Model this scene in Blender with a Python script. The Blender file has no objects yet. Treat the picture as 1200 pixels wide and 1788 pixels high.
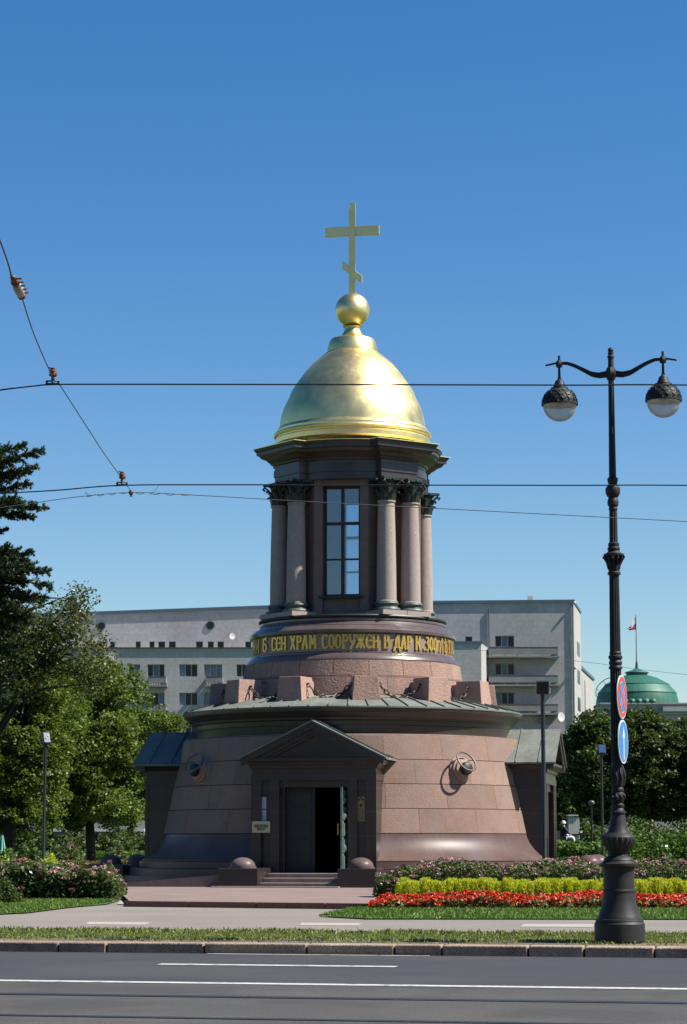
import bpy, bmesh, math, random
import numpy as np
from mathutils import Vector, Matrix
R = math.radians
sc = bpy.context.scene
# ------------------------------------------------------------------ camera
FPX, PITCH, EYE = 4167.0, math.atan(0.139), 1.6
cd = bpy.data.cameras.new('camera'); cam = bpy.data.objects.new('camera', cd)
sc.collection.objects.link(cam); sc.camera = cam
cd.sensor_fit = 'VERTICAL'; cd.sensor_height = 24.0; cd.lens = 24.0 * FPX / 1788.0
cam.location = (0, 0, EYE); cam.rotation_euler = (R(90) + PITCH, 0, 0)
cd.clip_start = 0.1; cd.clip_end = 6000
# ------------------------------------------------------------------ sky and sun
SUN_EL, SUN_AZ = R(50), R(79.5)            # azimuth measured to the right of the direction back to the camera
sun_dir = Vector((math.cos(SUN_EL) * math.sin(SUN_AZ), -math.cos(SUN_EL) * math.cos(SUN_AZ), math.sin(SUN_EL)))
w = bpy.data.worlds.new('World'); sc.world = w; w.use_nodes = True
nt = w.node_tree; nt.nodes.clear()
sky = nt.nodes.new('ShaderNodeTexSky'); sky.sky_type = 'NISHITA'; sky.sun_disc = False
sky.sun_elevation = SUN_EL; sky.sun_rotation = math.atan2(sun_dir.x, sun_dir.y)
sky.air_density = 1.0; sky.dust_density = 0.3; sky.ozone_density = 2.5; sky.altitude = 0
bg = nt.nodes.new('ShaderNodeBackground'); bg.inputs[1].default_value = 0.065
wo = nt.nodes.new('ShaderNodeOutputWorld')
hs = nt.nodes.new('ShaderNodeHueSaturation'); hs.inputs['Saturation'].default_value = 1.38; hs.inputs['Hue'].default_value = 0.506
nt.links.new(sky.outputs[0], hs.inputs['Color']); nt.links.new(hs.outputs[0], bg.inputs[0]); nt.links.new(bg.outputs[0], wo.inputs[0])
sl = bpy.data.lights.new('sun', 'SUN'); sl.energy = 5.0; sl.angle = R(0.5); sl.color = (1, 0.955, 0.88)
so = bpy.data.objects.new('sun', sl); sc.collection.objects.link(so)
so.rotation_euler = (-sun_dir).to_track_quat('-Z', 'Y').to_euler(); so.location = (40, -20, 60)
sc.view_settings.view_transform = 'Standard'; sc.view_settings.look = 'None'
sc.view_settings.exposure = 0.98; sc.view_settings.gamma = 1.0
sc.cycles.max_bounces = 6; sc.cycles.diffuse_bounces = 1; sc.cycles.transparent_max_bounces = 12

random.seed(7); rng = np.random.default_rng(11)
COL = sc.collection
# ------------------------------------------------------------------ picture geometry -> place geometry
def zat(py, Y):
    return EYE + Y * math.tan(PITCH + math.atan((894 - py) / FPX))
def at(px, py, Y):
    z = zat(py, Y); d = Y * math.cos(PITCH) + (z - EYE) * math.sin(PITCH)
    return Vector(((px - 600) / FPX * d, Y, z))
def gr(px, py, z=0.2):
    Y = (z - EYE) / math.tan(PITCH + math.atan((894 - py) / FPX))
    p = at(px, py, Y); return Vector((p.x, p.y, z))
# ------------------------------------------------------------------ materials
AK = .69
def mat(name, col, rough=0.6, metal=0.0, var=0.0, vscale=3.0, bump=0.0, bscale=40.0, speck=0.0, sscale=60.0,
        spec=0.5, coat=0.0, col2=None, trans=0.0, island=None):
    if metal < .5:
        col = tuple(c * AK for c in col); col2 = tuple(c * AK for c in col2) if col2 else None
        island = [tuple(c * AK for c in i_) for i_ in island] if island else None
    m = bpy.data.materials.new(name); m.use_nodes = True
    n = m.node_tree.nodes; l = m.node_tree.links; b = n['Principled BSDF']
    b.inputs['Base Color'].default_value = (*col, 1); b.inputs['Roughness'].default_value = rough
    b.inputs['Metallic'].default_value = metal; b.inputs['Specular IOR Level'].default_value = spec
    b.inputs['Coat Weight'].default_value = coat; b.inputs['Coat Roughness'].default_value = 0.08
    tc = n.new('ShaderNodeTexCoord'); out = None
    m['b'] = 0
    if var or col2:
        nz = n.new('ShaderNodeTexNoise'); nz.inputs['Scale'].default_value = vscale; nz.inputs['Detail'].default_value = 6
        nz.inputs['Roughness'].default_value = 0.65
        l.new(tc.outputs['Object'], nz.inputs['Vector'])
        cr = n.new('ShaderNodeValToRGB'); l.new(nz.outputs['Fac'], cr.inputs['Fac'])
        c2 = col2 or tuple(c * (1 + var) for c in col); c1 = col if col2 else tuple(c * (1 - var) for c in col)
        cr.color_ramp.elements[0].position = 0.34; cr.color_ramp.elements[1].position = 0.66
        cr.color_ramp.elements[0].color = (*c1, 1); cr.color_ramp.elements[1].color = (*c2, 1)
        out = cr.outputs['Color']
    if speck:
        nz = n.new('ShaderNodeTexNoise'); nz.inputs['Scale'].default_value = sscale; nz.inputs['Detail'].default_value = 3
        l.new(tc.outputs['Object'], nz.inputs['Vector'])
        mr = n.new('ShaderNodeMapRange'); mr.inputs['From Min'].default_value = 0.35; mr.inputs['From Max'].default_value = 0.65
        mr.inputs['To Min'].default_value = 1 - speck; mr.inputs['To Max'].default_value = 1 + speck
        l.new(nz.outputs['Fac'], mr.inputs['Value'])
        mx = n.new('ShaderNodeMix'); mx.data_type = 'RGBA'; mx.blend_type = 'MULTIPLY'; mx.inputs['Factor'].default_value = 1
        if out: l.new(out, mx.inputs['A'])
        else: mx.inputs['A'].default_value = (*col, 1)
        l.new(mr.outputs['Result'], mx.inputs['B']); out = mx.outputs['Result']
    if island:
        ge = n.new('ShaderNodeNewGeometry'); cr = n.new('ShaderNodeValToRGB'); l.new(ge.outputs['Random Per Island'], cr.inputs['Fac'])
        el = cr.color_ramp.elements
        for i, c in enumerate(island):
            p = i / (len(island) - 1)
            e = el[0] if i == 0 else (el[1] if i == len(island) - 1 else el.new(p))
            e.position = p; e.color = (*c, 1)
        out = cr.outputs['Color']
    if out: l.new(out, b.inputs['Base Color'])
    if bump:
        nz = n.new('ShaderNodeTexNoise'); nz.inputs['Scale'].default_value = bscale; nz.inputs['Detail'].default_value = 5
        l.new(tc.outputs['Object'], nz.inputs['Vector'])
        bp = n.new('ShaderNodeBump'); bp.inputs['Strength'].default_value = bump; bp.inputs['Distance'].default_value = 0.03
        l.new(nz.outputs['Fac'], bp.inputs['Height']); l.new(bp.outputs['Normal'], b.inputs['Normal'])
    if trans:
        tr = n.new('ShaderNodeBsdfTranslucent'); ms = n.new('ShaderNodeMixShader'); ms.inputs[0].default_value = trans
        if out: l.new(out, tr.inputs['Color'])
        else: tr.inputs['Color'].default_value = (*col, 1)
        o = n['Material Output']; l.new(b.outputs[0], ms.inputs[1]); l.new(tr.outputs[0], ms.inputs[2]); l.new(ms.outputs[0], o.inputs['Surface'])
    return m
def masonry(m, cyl, bw, bh, r=1.0, mortar=0.02, dark=0.45, tint=0.16, zoff=0.0, soft=0.1, aoff=0.0):
    """joints between stone blocks, multiplied into the base colour, plus a small groove"""
    n = m.node_tree.nodes; l = m.node_tree.links; b = n['Principled BSDF']
    tc = n.new('ShaderNodeTexCoord'); sp = n.new('ShaderNodeSeparateXYZ'); l.new(tc.outputs['Object'], sp.inputs[0])
    cb = n.new('ShaderNodeCombineXYZ')
    if cyl:
        a = n.new('ShaderNodeMath'); a.operation = 'ARCTAN2'; l.new(sp.outputs['X'], a.inputs[0])
        ng = n.new('ShaderNodeMath'); ng.operation = 'MULTIPLY'; ng.inputs[1].default_value = -1; l.new(sp.outputs['Y'], ng.inputs[0])
        l.new(ng.outputs[0], a.inputs[1])
        mu = n.new('ShaderNodeMath'); mu.operation = 'MULTIPLY_ADD'; mu.inputs[1].default_value = r; mu.inputs[2].default_value = 40 * bw + aoff
        l.new(a.outputs[0], mu.inputs[0]); l.new(mu.outputs[0], cb.inputs['X'])
    else:
        ad = n.new('ShaderNodeMath'); ad.operation = 'ADD'; l.new(sp.outputs['X'], ad.inputs[0]); l.new(sp.outputs['Y'], ad.inputs[1])
        ad2 = n.new('ShaderNodeMath'); ad2.operation = 'ADD'; ad2.inputs[1].default_value = 40 * bw + aoff; l.new(ad.outputs[0], ad2.inputs[0])
        l.new(ad2.outputs[0], cb.inputs['X'])
    az = n.new('ShaderNodeMath'); az.operation = 'ADD'; az.inputs[1].default_value = 20 * bh - zoff; l.new(sp.outputs['Z'], az.inputs[0])
    l.new(az.outputs[0], cb.inputs['Y'])
    bk = n.new('ShaderNodeTexBrick'); l.new(cb.outputs[0], bk.inputs['Vector'])
    bk.inputs['Scale'].default_value = 1; bk.inputs['Brick Width'].default_value = bw; bk.inputs['Row Height'].default_value = bh
    bk.inputs['Mortar Size'].default_value = mortar; bk.inputs['Mortar Smooth'].default_value = soft
    bk.inputs['Color1'].default_value = (1 - tint,) * 3 + (1,); bk.inputs['Color2'].default_value = (1 + tint,) * 3 + (1,)
    bk.inputs['Mortar'].default_value = (dark, dark, dark, 1)
    mx = n.new('ShaderNodeMix'); mx.data_type = 'RGBA'; mx.blend_type = 'MULTIPLY'; mx.inputs['Factor'].default_value = 1
    bc = b.inputs['Base Color']
    if bc.is_linked: l.new(bc.links[0].from_socket, mx.inputs['A'])
    else: mx.inputs['A'].default_value = bc.default_value
    l.new(bk.outputs['Color'], mx.inputs['B']); l.new(mx.outputs['Result'], bc)
    return m
def streaks(m, r, amt=0.25, col=(0.45, 0.45, 0.42), sx=1.6, sz=0.35, lo=0.5, hi=0.72):
    """rain stains with their own shape, long in z"""
    n = m.node_tree.nodes; l = m.node_tree.links; b = n['Principled BSDF']
    tc = n.new('ShaderNodeTexCoord'); mp = n.new('ShaderNodeMapping'); mp.inputs['Scale'].default_value = (sx, sx, sz)
    l.new(tc.outputs['Object'], mp.inputs['Vector'])
    nz = n.new('ShaderNodeTexNoise'); nz.inputs['Scale'].default_value = 1.0; nz.inputs['Detail'].default_value = 5
    l.new(mp.outputs[0], nz.inputs['Vector'])
    mr = n.new('ShaderNodeMapRange'); mr.inputs['From Min'].default_value = lo; mr.inputs['From Max'].default_value = hi
    mr.inputs['To Max'].default_value = amt; l.new(nz.outputs['Fac'], mr.inputs['Value'])
    mx = n.new('ShaderNodeMix'); mx.data_type = 'RGBA'; mx.blend_type = 'MIX'; l.new(mr.outputs['Result'], mx.inputs['Factor'])
    bc = b.inputs['Base Color']
    if bc.is_linked: l.new(bc.links[0].from_socket, mx.inputs['A'])
    else: mx.inputs['A'].default_value = bc.default_value
    mx.inputs['B'].default_value = (*[c * AK for c in col], 1); l.new(mx.outputs['Result'], bc)
    return m
# ------------------------------------------------------------------ mesh builder
class MB:
    def __init__(s): s.v = []; s.f = []; s.sm = []
    def add(s, vs, fs, smooth=False):
        o = len(s.v); s.v += [tuple(v) for v in vs]; s.f += [tuple(i + o for i in f) for f in fs]; s.sm += [smooth] * len(fs); return s
    def box(s, x0, x1, y0, y1, z0, z1, M=None):
        vs = [Vector((x, y, z)) for z in (z0, z1) for y in (y0, y1) for x in (x0, x1)]
        if M: vs = [M @ v for v in vs]
        return s.add(vs, [(0, 2, 3, 1), (4, 5, 7, 6), (0, 1, 5, 4), (2, 6, 7, 3), (0, 4, 6, 2), (1, 3, 7, 5)])
    def frustum(s, b, t, z0, z1, M=None):
        """b,t: (x0,x1,y0,y1) rectangles at z0 and z1"""
        vs = [Vector((x, y, z)) for (r, z) in ((b, z0), (t, z1)) for (x, y) in ((r[0], r[2]), (r[1], r[2]), (r[1], r[3]), (r[0], r[3]))]
        if M: vs = [M @ v for v in vs]
        return s.add(vs, [(0, 3, 2, 1), (4, 5, 6, 7), (0, 1, 5, 4), (1, 2, 6, 5), (2, 3, 7, 6), (3, 0, 4, 7)])
    def prism(s, poly, z0, z1, M=None):
        n = len(poly); vs = [Vector((p[0], p[1], z)) for z in (z0, z1) for p in poly]
        if M: vs = [M @ v for v in vs]
        return s.add(vs, [tuple(range(n))[::-1], tuple(range(n, 2 * n))] + [(i, (i + 1) % n, n + (i + 1) % n, n + i) for i in range(n)])
    def lathe(s, prof, n=48, a0=0, a1=360, M=None, smooth=True, cap=False, flute=None):
        """prof (r,z); azimuth measured from -Y towards +X"""
        full = abs(a1 - a0) >= 360; m = n if full else n + 1; vs = []
        for r, z in prof:
            for i in range(m):
                a = R(a0 + (a1 - a0) * i / n); rr = r * (1 + (flute[1] * (0.5 * math.cos(a * flute[0]) - .5) if flute else 0))
                vs.append(Vector((rr * math.sin(a), -rr * math.cos(a), z)))
        if M: vs = [M @ v for v in vs]
        fs = []
        for k in range(len(prof) - 1):
            for i in range(n):
                j = (i + 1) % m
                fs.append((k * m + i, (k + 1) * m + i, (k + 1) * m + j, k * m + j)[::-1])
        s.add(vs, fs, smooth)
        if cap and full:
            o = len(s.v) - len(vs)
            s.f.append(tuple(o + (len(prof) - 1) * m + i for i in range(n))); s.sm.append(False)
            s.f.append(tuple(o + i for i in range(n))[::-1]); s.sm.append(False)
        return s
    def tube(s, pts, r, n=8, cap=True, M=None):
        pts = [Vector(p) for p in pts]; rs = r if isinstance(r, (list, tuple)) else [r] * len(pts); vs = []
        up = Vector((0, 0, 1))
        for i, p in enumerate(pts):
            d = (pts[min(i + 1, len(pts) - 1)] - pts[max(i - 1, 0)]).normalized()
            a = d.cross(up if abs(d.z) < .95 else Vector((1, 0, 0))).normalized(); b = a.cross(d)
            vs += [p + rs[i] * (a * math.cos(2 * math.pi * k / n) + b * math.sin(2 * math.pi * k / n)) for k in range(n)]
        if M: vs = [M @ v for v in vs]
        fs = [(i * n + k, i * n + (k + 1) % n, (i + 1) * n + (k + 1) % n, (i + 1) * n + k) for i in range(len(pts) - 1) for k in range(n)]
        if cap: fs += [tuple(range(n))[::-1], tuple(range((len(pts) - 1) * n, len(pts) * n))]
        return s.add(vs, fs, True)
    def torus(s, c, nrm, R1, r, n=24, k=8, sx=1.0, up=None):
        c = Vector(c); nrm = Vector(nrm).normalized(); u = Vector(up).normalized() if up else (nrm.orthogonal().normalized()); v = nrm.cross(u); vs = []
        for i in range(n):
            a = 2 * math.pi * i / n; d = u * math.cos(a) * sx + v * math.sin(a); dn = (u * math.cos(a) + v * math.sin(a) * sx).normalized()
            vs += [c + d * R1 + (dn * math.cos(2 * math.pi * j / k) + nrm * math.sin(2 * math.pi * j / k)) * r for j in range(k)]
        return s.add(vs, [(i * k + j, ((i + 1) % n) * k + j, ((i + 1) % n) * k + (j + 1) % k, i * k + (j + 1) % k) for i in range(n) for j in range(k)], True)
    def ball(s, c, r, sz=1.0, n=20, M=None):
        c = Vector(c); pr = [(max(r * math.sin(math.pi * i / 12), 1e-4), c.z + -r * sz * math.cos(math.pi * i / 12)) for i in range(13)]
        return s.lathe(pr, n, M=(M or Matrix()) @ Matrix.Translation((c.x, c.y, 0)))
    def build(s, name, material, parent=None, bev=0):
        me = bpy.data.meshes.new(name); me.from_pydata(s.v, [], s.f); me.update()
        me.polygons.foreach_set('use_smooth', s.sm)
        o = bpy.data.objects.new(name, me); COL.objects.link(o)
        for q in (material if isinstance(material, (list, tuple)) else [material]): me.materials.append(q)
        if parent: o.parent = parent
        bm = bmesh.new(); bm.from_mesh(me); bmesh.ops.recalc_face_normals(bm, faces=bm.faces)
        for e in bm.edges:
            if len(e.link_faces) == 2 and e.calc_face_angle(0) > R(28): e.smooth = False
        bm.to_mesh(me); bm.free()
        if bev:
            b = o.modifiers.new('bevel', 'BEVEL'); b.width = bev; b.segments = 2; b.limit_method = 'ANGLE'; b.angle_limit = R(40)
        return o
def tag(o, label=None, cat=None, group=None, kind=None):
    if label: o['label'] = label
    if cat: o['category'] = cat
    if group: o['group'] = group
    if kind: o['kind'] = kind
    return o
def empty(name, loc=(0, 0, 0), rz=0, label=None, cat=None, group=None):
    o = bpy.data.objects.new(name, None); COL.objects.link(o); o.location = loc; o.rotation_euler = (0, 0, rz)
    return tag(o, label, cat, group)
def copy_tree(o, parent=None):
    c = o.copy(); COL.objects.link(c); c.parent = parent
    for ch in list(o.children): copy_tree(ch, c)
    return c
def quads(name, C, U, V, material, parent=None, smooth=False):
    """rhombic leaves: centres C, half axes U and V (N,3)"""
    n = len(C); P = np.empty((n, 4, 3), np.float32); P[:, 0] = C - U; P[:, 1] = C - V - U * .1; P[:, 2] = C + U; P[:, 3] = C + V - U * .1
    me = bpy.data.meshes.new(name); me.vertices.add(4 * n); me.vertices.foreach_set('co', P.ravel())
    me.loops.add(4 * n); me.loops.foreach_set('vertex_index', np.arange(4 * n, dtype=np.int32))
    me.polygons.add(n); me.polygons.foreach_set('loop_start', np.arange(0, 4 * n, 4, dtype=np.int32))
    me.update(calc_edges=True); me.materials.append(material)
    o = bpy.data.objects.new(name, me); COL.objects.link(o)
    if parent: o.parent = parent
    return o
def rdir(n):
    d = rng.normal(size=(n, 3)); return d / np.linalg.norm(d, axis=1, keepdims=True)
def leafy(C, size, ratio=0.55, up=0.35):
    n = len(C); N = rdir(n); N[:, 2] = np.abs(N[:, 2]) + up; N /= np.linalg.norm(N, axis=1, keepdims=True)
    T = np.cross(N, rdir(n)); T /= np.linalg.norm(T, axis=1, keepdims=True); B = np.cross(N, T)
    s = (size * rng.uniform(.6, 1.35, n))[:, None]
    return C, T * s, B * s * ratio
# ------------------------------------------------------------------ palette
M = {}
M['asphalt'] = mat('asphalt_fine', (.038, .039, .041), .85, var=.18, vscale=.35, speck=.35, sscale=90, bump=.25, bscale=150)
M['asphalt2'] = mat('asphalt_coarse', (.075, .069, .062), .9, var=.2, vscale=.6, speck=.5, sscale=45, bump=.5, bscale=90)
M['paint'] = streaks(mat('road_paint', (.6, .6, .56), .7, speck=.2, sscale=20), 1, .75, (.08, .08, .08), 5, 5, .56, .66)
streaks(M['asphalt'], 1, .55, (.066, .064, .06), .22, 1, .5, .62); streaks(M['asphalt2'], 1, .55, (.045, .043, .04), .5, 1, .52, .6)
M['rail'] = mat('rail_groove', (.02, .018, .016), .5)
M['kerb'] = mat('kerb_granite', (.37, .26, .185), .85, var=.3, vscale=1.2, speck=.35, sscale=50, bump=.6, bscale=30)
M['earth'] = mat('earth', (.15, .12, .07), .95, var=.35, vscale=.7, bump=.5, bscale=10)
M['path'] = mat('path_asphalt', (.25, .215, .18), .9, var=.12, vscale=.25, speck=.2, sscale=35)
M['slab'] = mat('pale_slab', (.44, .39, .34), .85, speck=.12)
M['lawn'] = mat('lawn_soil', (.06, .115, .02), .95, var=.35, vscale=1.2, bump=.6, bscale=30)
M['paving'] = masonry(mat('red_paving', (.27, .19, .16), .85, var=.12, vscale=.8, speck=.2, sscale=30), False, .4, .2, dark=.75, tint=.06)
M['redkerb'] = mat('red_granite_kerb', (.19, .085, .055), .7, speck=.3, sscale=30)
M['pink'] = streaks(masonry(mat('rough_pink_granite', (.315, .208, .163), .85, spec=.15, var=.09, vscale=1.6, speck=.22, sscale=45, bump=.35, bscale=35), True, 2.1, .78, 6.2, mortar=.013, dark=.6, tint=.14, zoff=1.92), 6, .65, (.27, .22, .19))
M['pink2'] = streaks(masonry(mat('rock_faced_granite', (.38, .24, .185), .9, spec=.15, var=.1, vscale=1.2, speck=.25, sscale=25, bump=.7, bscale=14), True, 1.2, .62, 3.8, mortar=.016, dark=.45, tint=.1, zoff=6.45), 4, .55, (.24, .2, .18), 2.2, .25)
M['block'] = mat('pink_granite_block', (.44, .285, .225), .9, spec=.2, var=.06, speck=.2, sscale=30, bump=.6, bscale=11)
M['polish'] = streaks(masonry(mat('polished_granite', (.125, .088, .08), .3, var=.12, vscale=1.0, speck=.25, sscale=40, coat=.25), True, 1.6, 40, 3.5, mortar=.008, dark=1.5, tint=.08), 4, .4, (.2, .16, .15), 1.3, .5)
M['polish_shaded'] = streaks(masonry(mat('shaded_polished_granite', (.06, .042, .038), .34, var=.15, vscale=1.0, speck=.25, sscale=40), True, 1.6, 40, 3.5, mortar=.008, dark=1.6, tint=.1), 4, .3, (.1, .08, .075), 1.3, .5)  # polished granite with the shade of entablature and eave put into its colour
M['polish2'] = streaks(masonry(mat('polished_base_granite', (.14, .088, .075), .4, spec=.2, var=.14, vscale=.8, speck=.25, sscale=40, coat=.0), True, 2.8, 40, 7, mortar=.008, dark=1.4, tint=.06), 4, .45, (.2, .17, .165), .9, .9)
M['porch'] = masonry(mat('shaded_porch_granite', (.04, .028, .025), .34, var=.1, vscale=2, speck=.22, sscale=40, coat=.1), False, 40, .745, mortar=.007, dark=3.0, tint=.06, zoff=.35)  # shade on the porch is put into the stone's base colour
M['column'] = mat('pale_column_granite', (.42, .34, .295), .8, spec=.25, var=.05, vscale=6, speck=.22, sscale=45)
M['frieze'] = masonry(mat('frieze_granite', (.34, .24, .195), .5, var=.1, vscale=2.2, speck=.2, sscale=40), True, 1.15, 40, 3.43, mortar=.006, dark=.75, tint=.07, aoff=.3)
M['verd'] = mat('green_patina_bronze', (.1, .14, .12), .55, metal=.2, var=.4, vscale=5)
M['cap'] = mat('dark_capital_bronze', (.035, .05, .043), .5, metal=.4, var=.5, vscale=9, col2=(.03, .042, .035))
M['copper'] = mat('patinated_copper_roof', (.2, .215, .185), .8, spec=.15, var=.2, vscale=1.3, speck=.1, sscale=9)
M['chain'] = mat('rusty_bronze_chain', (.045, .032, .02), .55, metal=.4, var=.4, vscale=8, col2=(.12, .095, .065))
M['flash'] = mat('dark_flashing', (.02, .022, .024), .5)
def gold():
    m = mat('gold_leaf', (.85, .68, .3), .36, metal=1.0)
    n = m.node_tree.nodes; l = m.node_tree.links; b = n['Principled BSDF']; tc = n.new('ShaderNodeTexCoord')
    nz = n.new('ShaderNodeTexNoise'); nz.inputs['Scale'].default_value = 1.6; nz.inputs['Detail'].default_value = 9; nz.inputs['Roughness'].default_value = .7
    l.new(tc.outputs['Object'], nz.inputs['Vector'])
    cr = n.new('ShaderNodeValToRGB'); l.new(nz.outputs['Fac'], cr.inputs['Fac'])
    cr.color_ramp.elements[0].color = (.76, .6, .26, 1); cr.color_ramp.elements[0].position = .3
    cr.color_ramp.elements[1].color = (.88, .71, .33, 1); cr.color_ramp.elements[1].position = .65
    l.new(cr.outputs['Color'], b.inputs['Base Color'])
    mr = n.new('ShaderNodeMapRange'); mr.inputs['From Min'].default_value = .3; mr.inputs['From Max'].default_value = .7
    mr.inputs['To Min'].default_value = .36; mr.inputs['To Max'].default_value = .46; l.new(nz.outputs['Fac'], mr.inputs['Value'])
    l.new(mr.outputs['Result'], b.inputs['Roughness'])
    # sheets of leaf
    br = n.new('ShaderNodeTexNoise'); br.inputs['Scale'].default_value = 14; br.inputs['Detail'].default_value = 2; l.new(tc.outputs['Object'], br.inputs['Vector'])
    bp = n.new('ShaderNodeBump'); bp.inputs['Strength'].default_value = .12; bp.inputs['Distance'].default_value = .02
    l.new(br.outputs['Fac'], bp.inputs['Height']); l.new(bp.outputs['Normal'], b.inputs['Normal'])
    return m
M['gold'] = gold()
M['goldl'] = mat('gold_lettering', (.62, .4, .1), .38, metal=.85, var=.15, vscale=12)
M['iron'] = mat('black_cast_iron', (.026, .025, .025), .55, spec=.3, var=.2, vscale=6, bump=.15, bscale=60)
M['black'] = mat('black_paint', (.012, .012, .014), .45)
M['wood'] = mat('brown_window_frame', (.035, .018, .012), .5)
M['door'] = mat('shaded_bronze_door', (.014, .018, .02), .5, var=.3, vscale=4)  # shade on the closed leaves is put into this near-black colour
M['door_lit'] = mat('lit_green_bronze_door', (.13, .2, .165), .6, metal=.1, var=.3, vscale=6)  # same door; sunlight on the open leaf is put into this lighter green
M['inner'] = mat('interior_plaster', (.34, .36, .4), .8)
M['dark'] = mat('unlit_interior', (.03, .028, .026), .9)  # near-black colour stands in for the shade inside the chapel
M['brass'] = mat('brass_plaque', (.24, .19, .1), .45, metal=.5, var=.25, vscale=14)
M['sign'] = mat('cream_sign_board', (.66, .6, .36), .5)
M['signt'] = mat('olive_sign_lettering', (.18, .19, .05), .6)
M['paper'] = mat('printed_notice', (.62, .66, .78), .4)
M['papert'] = mat('notice_print', (.22, .25, .33), .6)
def glass(name, tint=(.8, .88, .95), ior=1.45, gl=.12, rough=0.02):
    m = bpy.data.materials.new(name); m.use_nodes = True; n = m.node_tree.nodes; l = m.node_tree.links; n.remove(n['Principled BSDF'])
    t = n.new('ShaderNodeBsdfTransparent'); t.inputs[0].default_value = (*tint, 1); g = n.new('ShaderNodeBsdfGlossy'); g.inputs['Roughness'].default_value = rough
    fr = n.new('ShaderNodeFresnel'); fr.inputs[0].default_value = ior; ad = n.new('ShaderNodeMath'); ad.operation = 'ADD'; ad.inputs[1].default_value = gl
    l.new(fr.outputs[0], ad.inputs[0]); mx = n.new('ShaderNodeMixShader'); l.new(ad.outputs[0], mx.inputs[0]); l.new(t.outputs[0], mx.inputs[1]); l.new(g.outputs[0], mx.inputs[2])
    l.new(mx.outputs[0], n['Material Output'].inputs['Surface']); return m
M['glass'] = glass('window_glass'); M['globe'] = glass('globe_glass', (.8, .8, .78), ior=1.2, gl=.04, rough=.1)
_n = M['globe'].node_tree.nodes; _l = M['globe'].node_tree.links; _o = _n['Material Output']; _s = _o.inputs['Surface'].links[0].from_socket
_t = _n.new('ShaderNodeBsdfTranslucent'); _t.inputs[0].default_value = (.8, .82, .85, 1); _m = _n.new('ShaderNodeMixShader'); _m.inputs[0].default_value = .48
_l.new(_s, _m.inputs[1]); _l.new(_t.outputs[0], _m.inputs[2]); _l.new(_m.outputs[0], _o.inputs['Surface'])
M['facade'] = streaks(masonry(mat('grey_facade_tiles', (.52, .495, .485), .85, var=.07, vscale=.12, speck=.08, sscale=3), False, 1.2, .75, mortar=.03, dark=.88, tint=.05, soft=.3), 4, .25, (.17, .17, .19), .18, .05)
M['facade2'] = masonry(mat('pale_side_wall', (.47, .455, .42), .85, var=.08, vscale=.2), False, 1.2, .75, mortar=.03, dark=.9, tint=.04)
M['pane'] = mat('dark_window_pane', (.012, .018, .024), .2, spec=.35)
M['panel'] = mat('curtained_pane', (.13, .2, .24), .2, spec=.6, var=.3, vscale=1.5)
M['frame'] = mat('pale_window_frame', (.5, .49, .43), .6)
M['balc'] = mat('balcony_concrete', (.3, .3, .29), .85, var=.15, vscale=.6)
M['rust'] = mat('rusty_ledge', (.14, .06, .04), .8)
M['lead'] = mat('blue_grey_roof_edge', (.1, .15, .2), .5)
M['white'] = mat('white_paint', (.7, .69, .65), .6)
M['greenroof'] = masonry(mat('green_painted_dome', (.025, .15, .095), .5, var=.12, vscale=.5), True, .8, 40, 5, mortar=.04, dark=.65, tint=.05)
M['stucco'] = mat('pale_stucco', (.5, .47, .43), .85, var=.08, vscale=.5)
M['bark'] = mat('tree_bark', (.03, .024, .018), .9, var=.4, vscale=3, bump=.6, bscale=12)
def leafm(name, cols, t=.35, rough=.5): return mat(name, cols[0], rough, island=cols, trans=t, spec=.3)
M['lf1'] = leafm('maple_leaves', [(.055, .11, .01), (.155, .235, .018), (.1, .17, .012), (.24, .32, .04)], .45)
M['lf2'] = leafm('birch_leaves', [(.06, .085, .016), (.13, .16, .03), (.09, .115, .018), (.19, .21, .055)], .4)
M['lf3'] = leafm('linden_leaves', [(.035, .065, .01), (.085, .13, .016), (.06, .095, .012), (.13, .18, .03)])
M['fir'] = leafm('fir_needles', [(.02, .045, .015), (.05, .09, .025), (.035, .065, .015), (.075, .12, .025)], .2)
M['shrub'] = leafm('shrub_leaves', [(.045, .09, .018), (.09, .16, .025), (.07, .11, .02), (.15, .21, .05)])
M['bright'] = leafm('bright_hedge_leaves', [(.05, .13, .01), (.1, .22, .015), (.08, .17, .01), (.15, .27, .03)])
M['olive'] = leafm('olive_hedge_leaves', [(.1, .12, .015), (.15, .16, .02), (.13, .1, .03), (.19, .13, .05)])
M['kochia'] = leafm('yellow_green_needles', [(.55, .64, .02), (.8, .88, .03), (.68, .76, .02), (.95, .97, .07)], .5)
M['pinkf'] = leafm('pink_blossom', [(.42, .17, .18), (.5, .26, .24), (.3, .1, .12), (.62, .38, .34)], .2)
M['redf'] = leafm('red_blossom', [(.6, .014, .006), (.9, .04, .012), (.75, .02, .008), (1.0, .11, .03)], .2)
M['redl'] = leafm('begonia_leaves', [(.16, .14, .03), (.28, .2, .06), (.2, .1, .03), (.35, .32, .1)], .3)
M['yelf'] = leafm('pale_yellow_blossom', [(.5, .52, .1), (.62, .6, .25), (.4, .45, .05)], .2)
M['grass'] = leafm('grass_blades', [(.09, .2, .018), (.15, .28, .025), (.12, .23, .018), (.2, .3, .05)], .3)
M['verge'] = leafm('verge_grass_blades', [(.14, .22, .025), (.22, .32, .04), (.11, .18, .02), (.3, .32, .09)], .3)

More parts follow.
